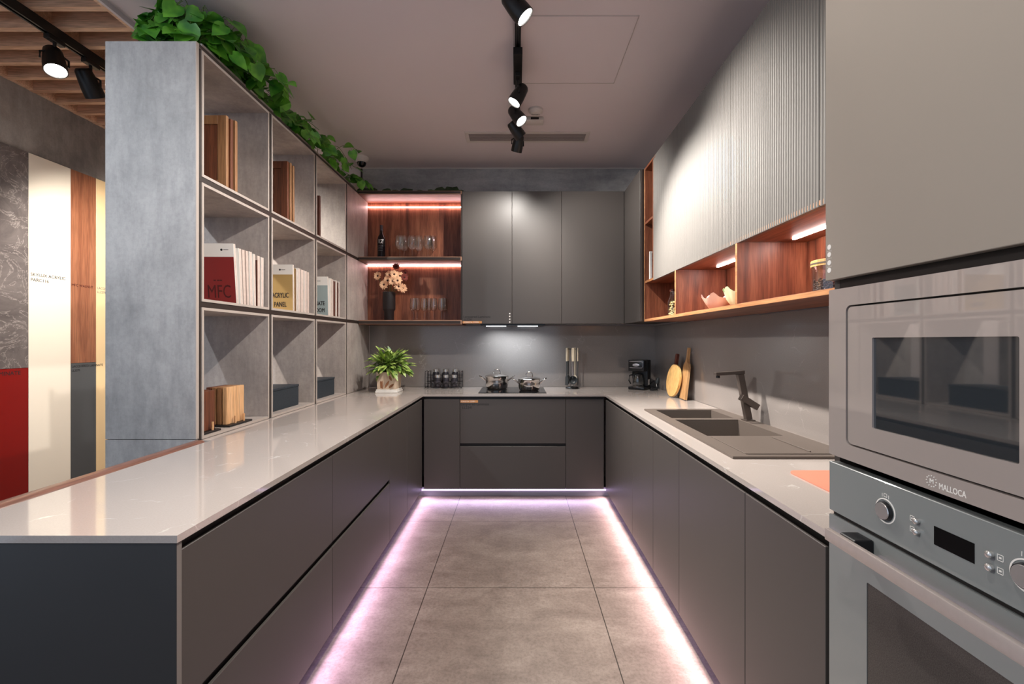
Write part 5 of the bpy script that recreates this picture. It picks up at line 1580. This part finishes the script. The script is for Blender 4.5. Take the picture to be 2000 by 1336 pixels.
t = thing('pot_plant', 'bushy variegated pot plant with pointed leaves in the left corner', 'plant', (pc.x, pc.y, pz+0.128))
lm, vm = MB(), MB()
RR = random.Random(4)
for k in range(210):
    a = RR.uniform(0, 2*PI)
    el = RR.uniform(0.15, 1.45)
    stem = RR.uniform(0.07, 0.155)*(0.75+0.25*math.sin(el))
    root = Vector((pc.x+RR.uniform(-0.05, 0.05), pc.y+RR.uniform(-0.05, 0.05), pz+0.1285))
    d = Vector((math.cos(a)*math.cos(el), math.sin(a)*math.cos(el)*0.85, math.sin(el)))
    p = root+d*stem+Vector((0, 0, 0.025))
    L = RR.uniform(0.075, 0.13)
    dl = Vector((d.x, d.y, d.z-RR.uniform(0.15, 1.0)))
    tip = p+dl.normalized()*L
    if tip.x < -1.43 or tip.y > 4.49 or p.x < -1.43:
        continue
    if tip.z < pz-0.0 and abs(tip.x-pc.x) < 0.13 and tip.y > pc.y-0.13:
        continue
    if tip.z < H0+0.05:
        continue
    vm.tube([root, root+(p-root)*0.5+Vector((0, 0, 0.01)), p], 0.0018, 5)
    leaf(lm, p, dl, Vector((0, -0.25, 1))-d*0.2, L, L*RR.uniform(0.30, 0.42), 'lance', 0.3, RR.uniform(0.2, 0.6))
obj('stems', vm, M['stemg'], t)
obj('leaves', lm, M['leaf2'], t, nrm=False, smooth=60)

# ================================================================== lights, world, camera
def area(name, loc, target, sx, sy, energy, col, spread=180):
    la = bpy.data.lights.new(name, 'AREA'); la.shape = 'RECTANGLE'; la.size = sx; la.size_y = sy; la.energy = energy; la.color = col
    la.spread = math.radians(spread)
    o = bpy.data.objects.new(name, la); COL.objects.link(o)
    o.location = loc
    d = Vector(target)-Vector(loc)
    o.rotation_euler = d.to_track_quat('-Z', 'Y').to_euler()
    return o
# LED strips under the base cabinets: real strips recessed behind the toe kick edge, beams turned out over the floor
LIL, PNK = (0.82, 0.60, 1.0), (1.0, 0.74, 0.86)
def strip(label, x0, x1, y0, y1, z0, z1):
    t = one('led_strip', MB().box(x0, x1, y0, y1, z0, z1), M['ledk'], label, 'led strip', ((x0+x1)/2, (y0+y1)/2, z1), 'led strips under the base cabinets')
strip('lilac led strip above the left toe kick', -0.8675, -0.8625, 1.12, 3.92, 0.0500, 0.0600)
strip('pink led strip above the right toe kick', 0.8095, 0.8145, 1.13, 3.92, 0.0500, 0.0600)
strip('faint lilac led strip above the end toe kick', -0.84, 0.79, YB+0.0535, YB+0.0585, 0.0500, 0.0600)
def kick_light(name, loc, d, length, along, energy, col):
    la = bpy.data.lights.new(name, 'AREA'); la.shape = 'RECTANGLE'; la.size = length; la.size_y = 0.006; la.energy = energy; la.color = col; la.spread = math.radians(58)
    o = bpy.data.objects.new(name, la); COL.objects.link(o); o.location = loc
    z = -Vector(d).normalized(); x = Vector(along); y = z.cross(x)
    o.rotation_euler = Matrix((x, y, z)).transposed().to_euler()
kick_light('led_beam', (-0.8605, 2.52, 0.066), (0.12, 0, -0.070), 2.8, (0, 1, 0), 6.5, LIL)
kick_light('led_beam', (0.8075, 2.52, 0.066), (-0.12, 0, -0.070), 2.8, (0, 1, 0), 8, PNK)
kick_light('led_beam', (-0.025, YB+0.052, 0.066), (0, -0.12, -0.066), 1.6, (1, 0, 0), 0.45, LIL)
# range hood lamp
area('hood_lamp', (-0.04, 4.305, 1.480), (-0.02, 4.42, 1.1), 0.46, 0.02, 2.6, (0.82, 0.92, 1.0), 130)

# soft daylight from the open shop front behind the camera
w = bpy.data.worlds.new('World'); scn.world = w; w.use_nodes = True
bg = w.node_tree.nodes['Background']
bg.inputs['Color'].default_value = (0.62, 0.74, 0.92, 1)
bg.inputs['Strength'].default_value = 0.8

cam = bpy.data.cameras.new('camera'); co = bpy.data.objects.new('camera', cam); COL.objects.link(co)
co.location = (0, 0, 1.35); co.rotation_euler = (PI/2, 0, 0)
cam.sensor_width = 36; cam.lens = 889*36/2000
cam.shift_x = -0.005; cam.shift_y = -0.0015
cam.clip_start = 0.05; cam.clip_end = 60
scn.camera = co
vs = scn.view_settings
scn.display_settings.display_device = 'sRGB'
vs.view_transform = 'Standard'; vs.look = 'None'; vs.gamma = 1.0; vs.exposure = 0.17; vs.use_curve_mapping = False
scn.cycles.max_bounces = 10; scn.cycles.diffuse_bounces = 5; scn.cycles.glossy_bounces = 4; scn.cycles.transmission_bounces = 10
scn.cycles.sample_clamp_indirect = 6
scn.cycles.caustics_reflective = False; scn.cycles.caustics_refractive = False
